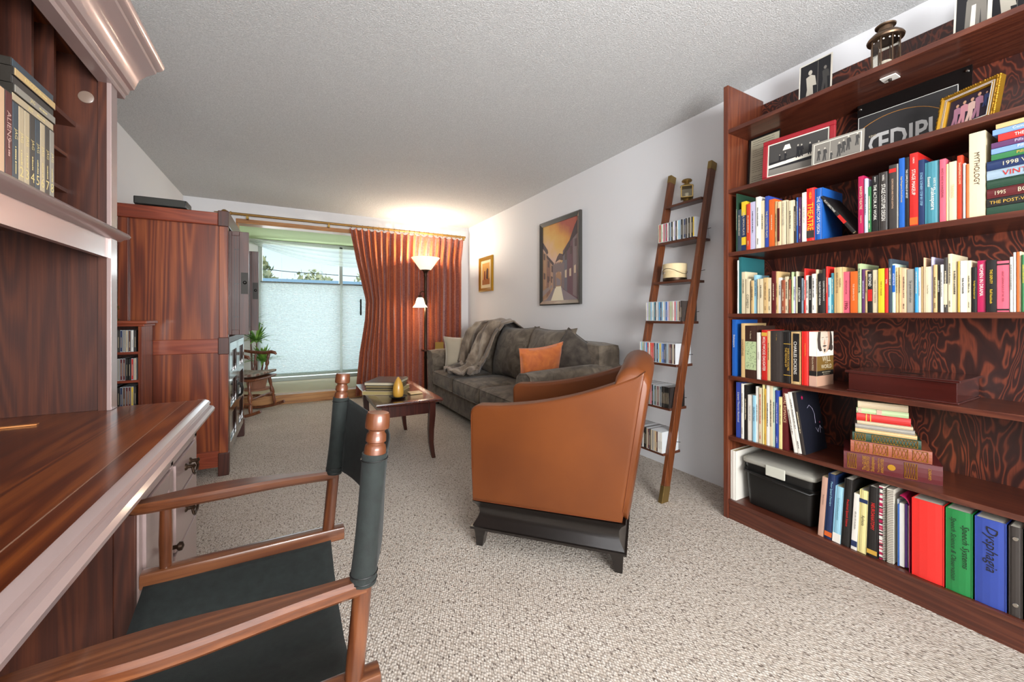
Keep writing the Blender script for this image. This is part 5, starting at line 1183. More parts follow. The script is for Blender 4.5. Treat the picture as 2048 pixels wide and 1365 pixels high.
# fourth row: plays and novels beside the wooden case
def rivside(o, h, t, d):
    b = MB(); r = random.Random(4); b.box(-.0012, -t / 2 + .002, h * .16, .0, t / 2 - .002, h * .70)
    e = b.build('engraved_panel', pc('palegreen'), o, world=False)
    k = MB()
    for i in range(60):
        y = r.uniform(-t * .42, t * .38); z = r.uniform(h * .17, h * .68); a = r.uniform(0, pi); l_ = r.uniform(.004, .01)
        k.tube([(-.0016, y, z), (-.0016, y + cos(a) * l_ * .5, z + sin(a) * l_ * .7), (-.0016, y + cos(a + .8) * l_, z + sin(a + .6) * l_)], .0005, 4)
    k.build('engraving', ink('darkgreen'), e, world=False)
def dick(o, h, t, d): MB().box(-.0011, -t * .40, h * .05, 0, t * .28, h * .97).build('title_panel', pc('black'), o, world=False)
def willcover(o, h, t, d):
    # front cover faces the open end of the row
    Y = -t / 2 - .0006; b = MB(); cols_ = ['#d8d0c4', '#6b4f1c', '#191512', '#b48c74', '#3a302a', '#c7b6a4', '#e8e2d4']
    def R_(x0, x1, z0, z1, mi, k=0): b.quad((x0 * d, Y - k * .0003, z0 * h), (x1 * d, Y - k * .0003, z0 * h), (x1 * d, Y - k * .0003, z1 * h), (x0 * d, Y - k * .0003, z1 * h), mi)
    R_(0.01, 1, .55, 1, 0); R_(0.01, 1, .28, .55, 1); R_(0.01, 1, .19, .28, 2); R_(0.01, 1, 0, .19, 3)
    def E(cx, cz, rx, rz, mi, k, a0=0, a1=24): b.poly([(d * (cx + rx * cos(a)), Y - k * .0003, h * (cz + rz * sin(a))) for a in [i * pi / 12 for i in range(a0, a1)]], mi)
    def Pg(pts, mi, k): b.poly([(d * x, Y - k * .0003, h * z) for x, z in pts], mi)
    Pg([(.06, 1), (.02, .86), (.05, .70), (.16, .64), (.80, .66), (.93, .78), (.90, .92), (.84, 1)], 4, 1)
    Pg([(.22, 1), (.19, .86), (.22, .74), (.30, .64), (.42, .585), (.56, .60), (.68, .68), (.75, .80), (.76, .92), (.74, 1)], 5, 2)
    Pg([(.62, 1), (.66, .86), (.62, .72), (.54, .62), (.62, .635), (.70, .70), (.76, .82), (.76, 1)], 3, 3)
    for x0_, x1_, zz in ((.26, .40, .885), (.50, .64, .89)): Pg([(x0_, zz), (x1_, zz + .006), (x1_, zz + .012), (x0_, zz + .008)], 4, 4)
    for cx_ in (.33, .57): E(cx_, .862, .05, .012, 6, 4); E(cx_, .862, .02, .010, 4, 5)
    Pg([(.44, .87), (.49, .77), (.43, .755), (.38, .768)], 3, 4); Pg([(.30, .735), (.44, .752), (.58, .74), (.50, .725), (.38, .722)], 4, 5); E(.44, .712, .07, .008, 3, 6); Pg([(.38, .68), (.50, .68), (.47, .625), (.42, .62)], 4, 5)
    Pg([(.10, .55), (.26, .65), (.42, .585), (.62, .625), (.78, .55)], 6, 4); E(.84, .70, .10, .060, 4, 6)
    b.build('cover_print', [paint(c) for c in cols_], o, world=False)
    k = MB(); yy = Y - .0012
    put_text(k, 'WILL', (d * .55, yy, h * .495), (1, 0, 0), (0, 0, 1), d * .78, h * .095); put_text(k, 'IN THE', (d * .55, yy, h * .425), (1, 0, 0), (0, 0, 1), d * .4, h * .022); put_text(k, 'WORLD', (d * .55, yy, h * .355), (1, 0, 0), (0, 0, 1), d * .82, h * .075)
    put_text(k, 'HOW SHAKESPEARE', (d * .55, yy, h * .25), (1, 0, 0), (0, 0, 1), d * .75, h * .025); put_text(k, 'BECAME SHAKESPEARE', (d * .55, yy, h * .215), (1, 0, 0), (0, 0, 1), d * .6, h * .017)
    k.build('cover_lettering', ink('cream'), o, world=False)
D1 = [
 (164, 218, 133, 'blue', 'tall blue hardback at the left end of the shelf with the wooden case', [('Shakespeare', .62, .5, .6)], 'white', {'d': .2}), (288, 336, 185, 'tan', 'tan tall book left of the brown engraved one', [('SHAKESPEARE', .55, .6, .55)], 'brown', {'d': .2}),
 (340, 500, 218, 'darkbrown', 'thick brown book with a green engraved panel on its spine', [('The', .885, .03, .2), ('Riverside', .80, .10, .3)], 'cream', {'extra': rivside, 'd': .17}), (502, 554, 310, 'white', 'white slim book left of the red HOLLYWOOD one', [('HAMLET', .5, .4, .4)], 'grey'),
 (566, 640, 276, 'red', 'red book titled HOLLYWOOD DAUGHTER in white', [('HOLLYWOOD DAUGHTER', .52, .68, .6)], 'white', {'cols': [(.88, .95, 'gold')], 'd': .16}), (643, 685, 292, 'tan', 'tan slim book right of the red HOLLYWOOD one', None, 'brown', {'d': .16}),
 (688, 860, 288, 'charcoal', 'thick charcoal book with small gold detective title', [('THE COMPLETE', .92, .05, .12), ('Sherlock', .84, .06, .14)], 'gold', {'d': .165, 'scr': False}), (866, 968, 302, 'black', 'black book titled The Memoirs with thin gold bands', [('THE MEMOIRS OF', .5, .42, .26, -.16), ('SHERLOCK HOLMES', .46, .46, .26, .18)], 'gold', {'cols': [(.145, .155, 'gold'), (.76, .77, 'gold')], 'd': .15}),
 (972, 1095, 302, 'tan', 'tan book with a black novelist title panel', [('CHARLES DICKENS', .50, .70, .34, -.03)], 'white', {'extra': dick, 'd': .15}), (1115, 1212, 296, 'brightred', 'rose red hardback left of the illustrated WILL IN THE WORLD book', [('Great American Plays', .66, .4, .22)], 'gold', {'d': .155}),
 (1215, 1322, 300, 'beige', 'thick illustrated book titled WILL IN THE WORLD with its cover showing', [('WILL in the WORLD', .42, .26, .25)], 'cream', {'extra': willcover, 'cols': [(.28, .55, 'brown'), (.19, .28, 'black'), (.55, 1, 'white'), (0, .19, 'salmon')], 'd': .155}),
]
row(D1, SH[4], 'shelf with the wooden case', 'books beside the wooden case', 1440, 620, 6.827, kinds='book')
# fifth row
E1 = [
 (218, 284, 172, 'royal', 'royal blue book at the left end of the shelf with the antique stack', [('Literary Theories Illustrated', .55, .62, .5)], 'white', {'d': .19}), (288, 322, 190, 'white', None, None, None, {'d': .18}), (325, 375, 208, 'black', None, None, None, {'d': .18}), (378, 440, 345, 'white', None, [('THE SMART BOOK', .6, .6, .3)], 'grey'), (443, 484, 350, 'lightblue', 'light blue book with bold dark capitals on the antique-stack shelf', [('FILIPPO-TADI', .6, .55, .6)], 'navy'), (487, 523, 228, 'white', None, None, 'brown', {'d': .17}),
 (526, 574, 245, 'cream', None, None, 'red'), (576, 600, 200, 'paleyellow', None, None, None, {'d': .17}), (602, 630, 260, 'gold'), (632, 672, 205, 'white', None, None, None, {'d': .17}), (674, 718, 212, 'cream', None, None, None, {'d': .17}), (720, 752, 240, 'mint'), (755, 800, 282, 'royal', 'violet-blue paperback right of the mint one on the antique-stack shelf', None, 'lavender'), (802, 846, 372, 'paleyellow', 'short pale yellow paperback left of the maroon hardback', None, 'brown'),
 (849, 925, 252, 'maroon', 'maroon hardback titled ROYAL ROMANCE', [('ROYAL ROMANCE', .68, .52, .5)], 'peach', {'d': .18}),
]
row(E1, SH[5], 'antique-stack shelf', 'books on the antique-stack shelf', 1440, 740, 6.827, kinds='book')
def leaning(xb0, xb1, xt, yt, col, label, px0, py0, sc, sz, d=.16, title=None, ik=None, extra=None, cols=None, group=None, name='book'):
    A = atX(px0 + xb0 / sc, HORIZ, XS); B = atX(px0 + xb1 / sc, HORIZ, XS); T = atX(px0 + xt / sc, py0 + yt / sc, XS)
    t0 = A.y - B.y - .0008; ang = atan2(T.y - A.y, T.z - sz); h = sqrt((T.y - A.y) ** 2 + (T.z - sz) ** 2); t = t0 * cos(ang)
    # rests on the lower edge: the corner on the leaning side
    yc = A.y - t / 2 * cos(ang); zc = sz + .0005 + abs(sin(ang)) * t / 2
    return book(yc, zc, h - abs(sin(ang)) * t, t, d, col, label, x=XS, title=title, ttcol=ik, lean=-ang, group=group, extra=extra, cols=cols, name=name)
def navycover(o, h, t, d):
    Y = -t / 2 - .0006; b = MB(); b.quad((.002, Y, .001), (d, Y, .001), (d, Y, h - .001), (.002, Y, h - .001)); e = b.build('cover_panel', paint('#050818'), o, world=False)
    k = MB(); k.tube([(d * .38, Y - .001, h * .72), (d * .48, Y - .001, h * .76), (d * .6, Y - .001, h * .70), (d * .66, Y - .001, h * .6), (d * .64, Y - .001, h * .45)], .0007, 4)
    k.tube([(d * .62, Y - .001, h * .38), (d * .7, Y - .001, h * .30), (d * .74, Y - .001, h * .36)], .0006, 4).tube([(d * .80, Y - .001, h * .28), (d * .82, Y - .001, h * .40), (d * .9, Y - .001, h * .34)], .0006, 4); k.build('line_drawing', ink('lavender'), e, world=False)
    b = MB()
    for cx, cz, s in ((.22, .90, .035), (.84, .45, .02)):
        b.poly([(d * cx + s * .22 * cos(a) * (1 + .3 * sin(5 * a)), Y - .0012, h * cz + s * .22 * sin(a) * (1 + .3 * sin(5 * a))) for a in [i * pi / 10 for i in range(20)]])
    b.build('rose_mark', ink('magenta'), e, world=False)
g5 = 'books on the antique-stack shelf'
leaning(1012, 1062, 880, 322, 'white', 'leftmost of the two white books leaning on the antique-stack shelf', 1440, 740, 6.827, SH[5], .17, None, 'brown', group=g5)
leaning(1064, 1120, 922, 300, 'white', 'rightmost of the two white leaning books, against the dark navy one', 1440, 740, 6.827, SH[5], .18, group=g5)
leaning(1124, 1176, 985, 305, 'charcoal', 'leaning dark book with a navy cover and thin line drawing', 1440, 740, 6.827, SH[5], .2, group=g5, extra=navycover)
# antique stack: every volume turned a little to the left
yawS = atan2(.101, .267)
base = Vector((2.036, .781, SH[5])); dirS = Vector((sin(yawS), -cos(yawS), 0))
def ant(z0, z1, off, L_, d, col, label, title=None, ik='gold', extra=None, cols=None, pages='old', back=0):
    c = base + dirS * (off + L_) + Vector((cos(yawS), sin(yawS), 0)) * back
    return book(c.y, (z0 + z1) / 2, L_, z1 - z0 - .0006, d, col, label, x=c.x, title=title, ttcol=ik, scr=False, lie=True, yaw=yawS, group='antique books in a stack', extra=extra, cols=cols, pages=pages, hard=True)
def lattice(spots, mcol='gold', pitch=.012):
    def f(o, h, t, d):
        for z0, z1 in spots:
            b = MB()
            x = -.0013; Z0, Z1 = h * z0, h * z1; Y = t * .40
            for p, q in (((-Y, Z0), (Y, Z0)), ((-Y, Z1), (Y, Z1)), ((-Y, Z0), (-Y, Z1)), ((Y, Z0), (Y, Z1))): b.tube([(x, p[0], p[1]), (x, q[0], q[1])], .0009, 4)
            n = int((Z1 - Z0) / pitch) + 1; st = (Z1 - Z0) / n
            for i in range(n):
                za = Z0 + st * i; zb = za + st
                b.tube([(x, -Y, za), (x, Y, zb)], .0006, 4); b.tube([(x, Y, za), (x, -Y, zb)], .0006, 4)
            b.build('gilt_ornament', M['gold'], o, world=False)
    return f
def globe_x(o, h, t, d):
    lattice([(.86, .955), (.24, .36)], pitch=.007)(o, h, t, d)
    k = MB()
    for s, pos, w in (('The GLOBE', .775, .020), ('ILLUSTRATED', .735, .012), ('Shakespeare', .68, .022), ('The Complete Works', .62, .011), ('ANNOTATED', .585, .009)): put_text(k, s, (-.0016, 0, h * pos), (0, -1, 0), (0, 0, 1), t * .8, w)
    put_text(k, 'GRAMERCY', (-.0016, 0, h * .12), (0, -1, 0), (0, 0, 1), t * .6, .008)
    k.lathe([(.0, 0), (.012, .0003), (.0, .0004)], n=12, M=Matrix.Translation((-.0016, 0, h * .49)) @ Matrix.Rotation(-pi / 2, 4, 'Y'))
    k.build('gilt_lettering', M['gold'], o, world=False)
ant(SH[5] + .0004, .518, 0, .286, .20, 'maroon', 'thick plum leather volume with gilt title at the bottom of the antique stack', extra=globe_x, pages='gilt')
ant(.5186, .567, .022, .237, .19, 'rust', 'red-brown leather volume with four gilt lattice panels in the antique stack', extra=lattice([(.05, .22), (.28, .46), (.52, .70), (.76, .94)], pitch=.014), pages='gilt', back=.004)
ant(.5676, .602, .028, .202, .15, 'darkgreen', 'dark green gilt-tooled volume in the middle of the antique stack', extra=lattice([(.80, .96), (.05, .70)], pitch=.01), back=.006)
ant(.6026, .618, .037, .182, .14, 'tan', 'tattered tan coverless volume above the dark green antique book', back=.01)
ant(.6186, .636, .037, .176, .13, 'grey', 'lower of the two thin grey volumes under the red antique book', back=.012)
ant(.6366, .650, .043, .165, .125, 'beige', 'upper thin grey-beige volume directly under the red antique book', back=.013)
ant(.6506, .681, .041, .161, .12, 'red', 'red cloth volume with thin gilt bands in the antique stack', cols=[(.72, .74, 'gold'), (.80, .82, 'gold')], back=.014)
ant(.6816, .703, .041, .155, .12, 'palegreen', 'pale floral patterned volume second from top of the antique stack', cols=[(.9, .97, 'salmon'), (.5, .6, 'salmon')], back=.014)
ant(.7036, .731, .045, .150, .12, 'beige', 'faded grey-brown volume on top of the antique stack', back=.015)
# wooden presentation case
q0 = atZ(1716, 778, SH[4]); q1 = atX(1958, 812, 2.068)
yA, yB = .792, .455; zc = SH[4] + .0004
t = thing('wooden_case', 'flat glossy dark wooden case lying on the fifth shelf of the bookcase', 'case', (2.20, (yA + yB) / 2, SH[4]))
MB().box(2.078, yB + .005, zc, 2.345, yA - .005, zc + .006).box(2.083, yB + .010, zc + .006, 2.340, yA - .010, zc + .078).build('body', M['boxwood'], t, bevel=.0015)
MB().box(2.073, yB, zc + .078, 2.350, yA, zc + .088).build('lid', M['boxwood'], t, bevel=.002)
MB().box(2.16, .58, zc + .0882, 2.20, .64, zc + .0888).build('name_plate', M['pewter'], t)
# ---- things on the second shelf
def panel(name, label, cat, p_bl, w, h, yaw, tilt, th, build_fn, frame_m, fw=.0, group=None):
    """upright flat thing; local x along its width to the viewer's right, z up, faces -y; p_bl = lower left corner"""
    R = Matrix.Translation(Vector(p_bl) + Vector((0, 0, th * sin(tilt)))) @ Matrix.Rotation(yaw, 4, 'Z') @ Matrix.Rotation(-tilt, 4, 'X')
    t = bpy.data.objects.new(name, None); C.objects.link(t); t.matrix_world = R; t.empty_display_size = .03; tag(t, label, cat, group)
    build_fn(t, w, h, th); return t
yawR = -pi / 2   # facing the room from the right wall
def rectp(b, x0, x1, z0, z1, y, mi): b.quad((x0, y, z0), (x1, y, z0), (x1, y, z1), (x0, y, z1), mi)
GREY = ['#17161a', '#3c3a38', '#77726a', '#b7b0a2', '#e0dacb', '#26241f']
def bwphoto(scene, mount=0.0, border=.006, back='#d8d2c4'):
    def f(t, w, h, th):
        MB().box(0, 0, 0, w, th, h).build('mount', paint(back), t, world=False)
        b = MB(); rectp(b, border, w - border, border, h - border, -.0004, 0); scene(b, w, h, border); b.build('photograph', [paint(c) for c in GREY], t, world=False)
    return f
def ell(b, cx, cz, rx, rz, y, mi): b.poly([(cx + rx * cos(a), y, cz + rz * sin(a)) for a in [i * pi / 8 for i in range(16)]], mi)
def fig(b, x, z, s, y, m1, m2):
    ell(b, x, z + s * .92, s * .05, s * .07, y, m2); b.poly([(x - s * .10, y, z + s * .80), (x + s * .02, y, z + s * .85), (x + s * .12, y, z + s * .78), (x + s * .16, y, z + s * .5), (x + s * .07, y, z + s * .52), (x + s * .10, y, z), (x + s * .02, y, z), (x, y, z + s * .3), (x - s * .04, y, z), (x - s * .13, y, z), (x - s * .07, y, z + s * .45)], m1)
def sc_dancers(b, w, h, m): fig(b, w * .35, h * .12, h * .72, -.0007, 3, 3); fig(b, w * .80, h * .3, h * .5, -.0007, 1, 2); rectp(b, w * .58, w * .59, m, h - m, -.0006, 2); rectp(b, m, w - m, m, h * .1, -.0006, 1)
def sc_stage(b, w, h, m):
    rectp(b, m, w - m, h * .42, h - m, -.0006, 1); b.poly([(w * .25, -.0008, h * .72), (w * .40, -.0008, h * .72), (w * .37, -.0008, h * .88), (w * .29, -.0008, h * .88)], 4)
    b.poly([(m, -.0008, h * .34), (w * .80, -.0008, h * .42), (w - m, -.0008, h * .40), (w - m, -.0008, h * .32), (m, -.0008, h * .24)], 4); rectp(b, m, w - m, m, h * .2, -.0007, 2)
    for x, s in ((.2, .26), (.30, .3), (.52, .42), (.58, .40), (.72, .38), (.86, .34)): fig(b, w * x, h * .36, h * s, -.001, 0, 3)
def sc_group(b, w, h, m):
    rectp(b, m, w - m, m, h - m, -.0006, 2)
    for x, z, s in ((.15, .2, .5), (.27, .15, .55), (.40, .1, .35), (.55, .15, .6), (.63, .25, .55), (.72, .3, .6), (.88, .4, .5)): fig(b, w * x, h * z, h * s, -.001, 1, 3)
    rectp(b, w * .37, w * .375, m, h - m, -.0012, 4)
def sc_robe(b, w, h, m):
    b.poly([(w * .3, -.0007, m), (w * .95, -.0007, m), (w * .9, -.0007, h * .7), (w * .6, -.0007, h * .95), (w * .35, -.0007, h * .7)], 2); b.poly([(w * .45, -.001, m), (w * .6, -.001, m), (w * .62, -.001, h * .6), (w * .5, -.001, h * .6)], 4); b.poly([(w * .7, -.001, m), (w * .8, -.001, m), (w * .75, -.001, h * .5)], 1)
def standing(px_l, px_r, y_top, X, sz, yaw, tilt, th, fn, name, label, cat, group=None):
    """width from the two picture edges with the given turn away from the wall plane"""
    A = atX(px_l, HORIZ, X); T = atX(px_l, y_top, X); d = Vector((cos(yaw), sin(yaw), 0))
    r = ray(px_r, HORIZ); # solve A + d*w on the ray
    det = d.x * r.y - d.y * r.x; w = (-A.x * r.y + A.y * r.x) / det
    return panel(name, label, cat, Vector((A.x, A.y, sz + .0006)), abs(w), (T.z - sz) / cos(tilt), yaw, tilt, th, fn, None, group=group)
s2 = SH[1]
def cert(t, w, h, th):
    MB().box(0, 0, 0, w, th, h).build('frame', M['black'], t, world=False); b = MB(); rectp(b, .012, w, .0, h - .012, -.0005, 0); b.build('sheet', paint('#a9a48e'), t, world=False)
    k = MB(); r = random.Random(2)
    for i in range(22):
        if i in (3, 8, 15): continue
        scribble(k, (w * .5, -.001, h * (.92 - i * .04)), (1, 0, 0), (0, 0, 1), w * .7, .003, r)
    k.build('printed_lines', ink('black'), t, world=False)
standing(1494, 1555, 279, 2.20, s2, yawR, radians(4), .008, cert, 'certificate', 'grey printed certificate behind the red-framed photograph on the bookcase', 'certificate')
def redframe(t, w, h, th):
    fw = .022; b = MB()
    for x0, x1, z0, z1 in ((0, w, 0, fw), (0, w, h - fw, h), (0, fw, fw, h - fw), (w - fw, w, fw, h - fw)): b.box(x0, -.004, z0, x1, th, z1)
    b.build('frame', mat('red_velvet_frame', '#8f1420', .45, coat=.3), t, world=False, bevel=.003); MB().box(fw, .001, fw, w - fw, th, h - fw).build('mat_board', paint('#e0dacb'), t, world=False)
    p = MB(); rectp(p, fw + .006, w - fw - .006, fw + .006, h - fw - .006, .0006, 0); q = MB(); sc_stage(q, w - 2 * fw - .012, h - 2 * fw - .012, .0)
    p.add([(v.x + fw + .006, v.y + .0004, v.z + fw + .006) for v in q.v], q.f); p.m[1:] = q.m; p.build('photograph', [paint(c) for c in GREY], t, world=False)
standing(1524, 1669, 285, 2.100, s2, yawR + radians(6), radians(5), .012, redframe, 'framed_photograph', 'red-framed black and white stage photograph on the second shelf', 'framed photograph')
def acry(t, w, h, th):
    MB().box(0, .001, 0, w, th, h).build('mount', paint('#8f8a80'), t, world=False); b = MB(); q = MB(); rectp(b, .008, w - .008, .008, h - .008, .0003, 4); rectp(b, .011, w - .011, .011, h - .011, .0001, 2); sc_group(b, w, h, .012); b.build('photograph', [paint(c) for c in GREY], t, world=False)
standing(1622, 1727, 288, 2.070, s2, yawR + radians(3), radians(6), .004, acry, 'photograph', 'unframed grey group photograph leaning before the red frame', 'photograph')
def poster(t, w, h, th):
    MB().box(0, 0, 0, w, th, h).build('board', mat('poster_black', '#111111', .15, coat=.6), t, world=False)
    b = MB(); bw = .0022; x0, x1, z0, z1 = w * .012, w * .90, .0, h * .80
    for a in ((x0, x1, z1 - bw, z1), (x0, x0 + bw, z0, z1), (x1 - bw, x1, z0, z1)): rectp(b, *a, -.0012, 0)
    rectp(b, x0 + bw, x1 - bw, z0, z1 - bw, -.0008, 1); b.build('border', [paint('#d8d6d0'), paint('#2b2a2b')], t, world=False)
    k = MB(); cx, cz, R_ = w * .37, h * .24, h * .52
    k.tube([(cx + R_ * cos(a) * 1.15, -.0015, cz + R_ * .92 * sin(a)) for a in [radians(d) for d in range(18, 216, 6)]], .0014, 5); k.build('ring', mat('poster_gold', '#c58a45', .4, metal=.4), t, world=False)
    k = MB(); put_text(k, 'ŒDIPUS', (w * .52, -.0016, h * .33), (1, 0, 0), (0, 0, 1), w * .80, h * .30, bold=.022, fit=True); rectp(k, w * .115, w * .22, h * .10, h * .155, -.0015, 0); k.build('title', paint('#b9b8b6'), t, world=False)
    k = MB(); put_text(k, 'KING', (w * .16, -.0018, h * .46), (1, 0, 0), (0, 0, 1), w * .07, h * .03); put_text(k, 'DIRECTED BY', (w * .56, -.0018, h * .15), (1, 0, 0), (0, 0, 1), w * .2, h * .025); put_text(k, 'FEB. 19-21, 7:30PM', (w * .44, -.0018, h * .105), (1, 0, 0), (0, 0, 1), w * .36, h * .036); k.build('small_print', ink('cream'), t, world=False)
    k = MB()
    for x, z in ((.03, .93), (.965, .93)): k.lathe([(.006, 0), (.005, .006), (.0, .007)], n=14, M=Matrix.Translation((w * x, 0, h * z)) @ Matrix.Rotation(pi / 2, 4, 'X'))
    k.build('standoff_screw', M['chrome'], t, world=False, smooth=40)
standing(1713, 1943, 212, 2.30, s2, yawR, radians(2), .012, poster, 'theatre_poster', 'black acrylic poster with large grey ŒDIPUS lettering on the second shelf', 'poster')
def goldframe(t, w, h, th):
    fw = .026; r = random.Random(8)
    rings = [[(i, y, i), (w - i, y, i), (w - i, y, h - i), (i, y, h - i)] for i, y in ((0, th), (0, -.006), (.006, -.012), (.013, -.006), (.018, -.009), (fw, -.002), (fw, .004))]
    MB().loft(rings, cap=False).build('frame', M['gold'], t, world=False, smooth=25); b = MB()
    per = []
    for k in range(26):
        u = (k + .5) / 26; per += [(u * w, .002), (u * w, h - .002), (.002, u * h), (w - .002, u * h)]
    for x, z in per:
        s = r.uniform(.003, .0055); b.lathe([(.0, -s), (s * .8, -s * .5), (s, 0), (s * .8, s * .5), (.0, s)], (x, -.008, z), 6)
    b.build('scroll_work', M['gold'], t, world=False, smooth=60)
    b = MB(); i = .0185
    rings = [[(a, y, a), (w - a, y, a), (w - a, y, h - a), (a, y, h - a)] for a, y in ((.0135, -.0075), (.0215, -.0085))]
    b.loft(rings, cap=False); b.build('white_liner', M['white'], t, world=False)
    b = MB(); rectp(b, fw, w - fw, fw, h - fw, .003, 0); b.build('backing', paint('#2a1c2c'), t, world=False)
    b = MB()
    for x, z, s, m1 in ((.30, .16, .55, 0), (.42, .14, .6, 1), (.55, .12, .62, 2), (.66, .2, .6, 0), (.78, .4, .35, 3)): fig(b, w * x, h * z, h * s, .002, m1, 4)
    b.build('photograph', [paint('#a8768a'), paint('#c98a94'), paint('#d8b4a8'), paint('#3a4a7a'), paint('#d0a080')], t, world=False)
standing(1871, 1990, 200, 2.17, s2, yawR - radians(20), radians(13), .014, goldframe, 'gold_picture_frame', 'ornate gold frame with a colour photograph in front of the black poster', 'framed photograph')
# ---- things on the top shelf
s1 = SH[0]
standing(1596, 1662, 134, 2.20, s1, yawR, radians(4), .003, bwphoto(sc_dancers), 'photograph', 'black and white dancer photograph at the left of the top bookcase shelf', 'photograph')
standing(1905, 1978, -24, 2.16, s1, yawR, radians(8), .003, bwphoto(sc_robe), 'photograph', 'photograph of a pale robe right of the octagonal lantern on the top shelf', 'photograph')
standing(1976, 2075, -30, 2.22, s1, yawR, radians(10), .003, bwphoto(sc_dancers, back='#e4e0d6'), 'photograph', 'photograph cut by the upper right photo edge on the top shelf', 'photograph')
c = Vector((2.115, .615, s1 + .0005)); A_ = atX(1738, HORIZ, 2.115); B_ = atX(1806, HORIZ, 2.115); c.y = (A_.y + B_.y) / 2; lr = (A_.y - B_.y) / 2 * .9
t = thing('lantern', 'octagonal glass and bronze candle lantern with star cut-outs on the top shelf', 'lantern', tuple(c))
k_ = lr / .05
def LP(l): return [(r * k_, z * 1.0) for r, z in l]
pewt = mat('lantern_bronze', '#6f5a48', .35, metal=.9)
MB().lathe(LP([(.0, 0), (.050, 0), (.052, .004), (.050, .010), (.0, .010)]), c, 8).build('base', pewt, t)
b = MB(); Hh = .128
for k in range(8):
    a = 2 * pi * k / 8; b.cyl(c + Vector((.047 * k_ * cos(a), .047 * k_ * sin(a), .010)), c + Vector((.047 * k_ * cos(a), .047 * k_ * sin(a), Hh)), .0022, n=6)
b.build('frame', pewt, t)
b = MB()
for k in range(8):
    a0, a1 = 2 * pi * k / 8, 2 * pi * (k + 1) / 8; p0 = c + Vector((.046 * k_ * cos(a0), .046 * k_ * sin(a0), .012)); p1 = c + Vector((.046 * k_ * cos(a1), .046 * k_ * sin(a1), .012)); b.quad(p0, p1, p1 + Vector((0, 0, Hh - .014)), p0 + Vector((0, 0, Hh - .014)))
b.build('glass_pane', M['lantern_glass'], t)
b = MB()
for k in range(8):
    a = 2 * pi * (k + .5) / 8; n_ = Vector((cos(a), sin(a), 0)); s_ = Vector((-sin(a), cos(a), 0)); cc = c + n_ * (.0435 * k_ + .0012) + Vector((0, 0, Hh - .016))
    for o2 in (-.009, .009): b.poly([cc + s_ * (o2 + (.0042 if i % 2 == 0 else .0018) * sin(i * pi / 5)) + Vector((0, 0, (.0042 if i % 2 == 0 else .0018) * cos(i * pi / 5))) for i in range(10)])
b.build('star', M['white'], t)
MB().lathe(LP([(.060, Hh - .006), (.062, Hh), (.058, Hh + .008), (.045, Hh + .020), (.030, Hh + .027), (.024, Hh + .030), (.024, Hh + .046), (.034, Hh + .049), (.035, Hh + .054), (.0, Hh + .058)]), c, 32).build('roof', pewt, t, smooth=40)
o = MB().lathe([(.0, .0105), (.019, .0105), (.019, .035), (.0, .035)], c, 24).build('candle', M['white'], t, smooth=40)

# ------------------------------------------------------------------ bottom shelf
s6 = SH[6] + .0005
book((1.290 + 1.262) / 2, s6, .262, .028, .25, 'white', 'white ring binder at the left end of the bottom shelf', x=XS, scr=False, cat='binder', name='binder')
bb = thing('storage_bin', 'black plastic storage bin with a clear lid on the bottom shelf', 'storage bin', (2.2, 1.08, s6))
A_ = atX(1487, HORIZ, 2.085); B_ = atX(1628, HORIZ, 2.085)
bx0, bx1, by0_, by1_ = 2.085, 2.345, B_.y, A_.y
def tub(zs):
    out = []
    for z, e in zs:
        r = .025; pts = []
        for cx, cy, a0 in ((bx1 - e - r, by1_ - e - r, 0), (bx0 + e + r, by1_ - e - r, pi / 2), (bx0 + e + r, by0_ + e + r, pi), (bx1 - e - r, by0_ + e + r, 3 * pi / 2)):
            for q_ in range(5): a = a0 + q_ * pi / 8; pts.append((cx + r * cos(a), cy + r * sin(a), s6 + z))
        out.append(pts)
    return out
MB().loft(tub([(0, .018), (.004, .014), (.14, .006), (.165, .005), (.166, -.002), (.176, -.004), (.178, .004), (.215, .002), (.222, .002)])).build('tub', M['black'], bb, smooth=35)
MB().loft(tub([(.218, -.004), (.222, -.007), (.236, -.007), (.242, -.002), (.250, .012), (.252, .03), (.252, .06)])).build('lid', cloth('milky_lid', '#c9c6ba', '#c9c6ba', .3, .3, .35), bb, smooth=35)
MB().loft(tub([(.2225, .004), (.236, .004)])).build('lid_rim', mat('frosted_rim', '#b9bab2', .4), bb, smooth=35)
ymid = (by0_ + by1_) / 2
MB().box(bx0 - .013, ymid - .045, s6 + .186, bx0 - .006, ymid + .045, s6 + .238).build('latch', mat('frosted_latch', '#c3c3b6', .35), bb, bevel=.004)
MB().tube([(bx0 + .03, by1_ + .004, s6 + .20), (bx0 - .012, by1_ - .012, s6 + .178), (bx0 - .018, ymid, s6 + .168), (bx0 - .012, by0_ + .012, s6 + .160), (bx0 + .03, by0_ - .002, s6 + .166)], .0055, 8).build('handle', M['black'], bb, smooth=60)
g6 = 'textbooks on the bottom shelf'
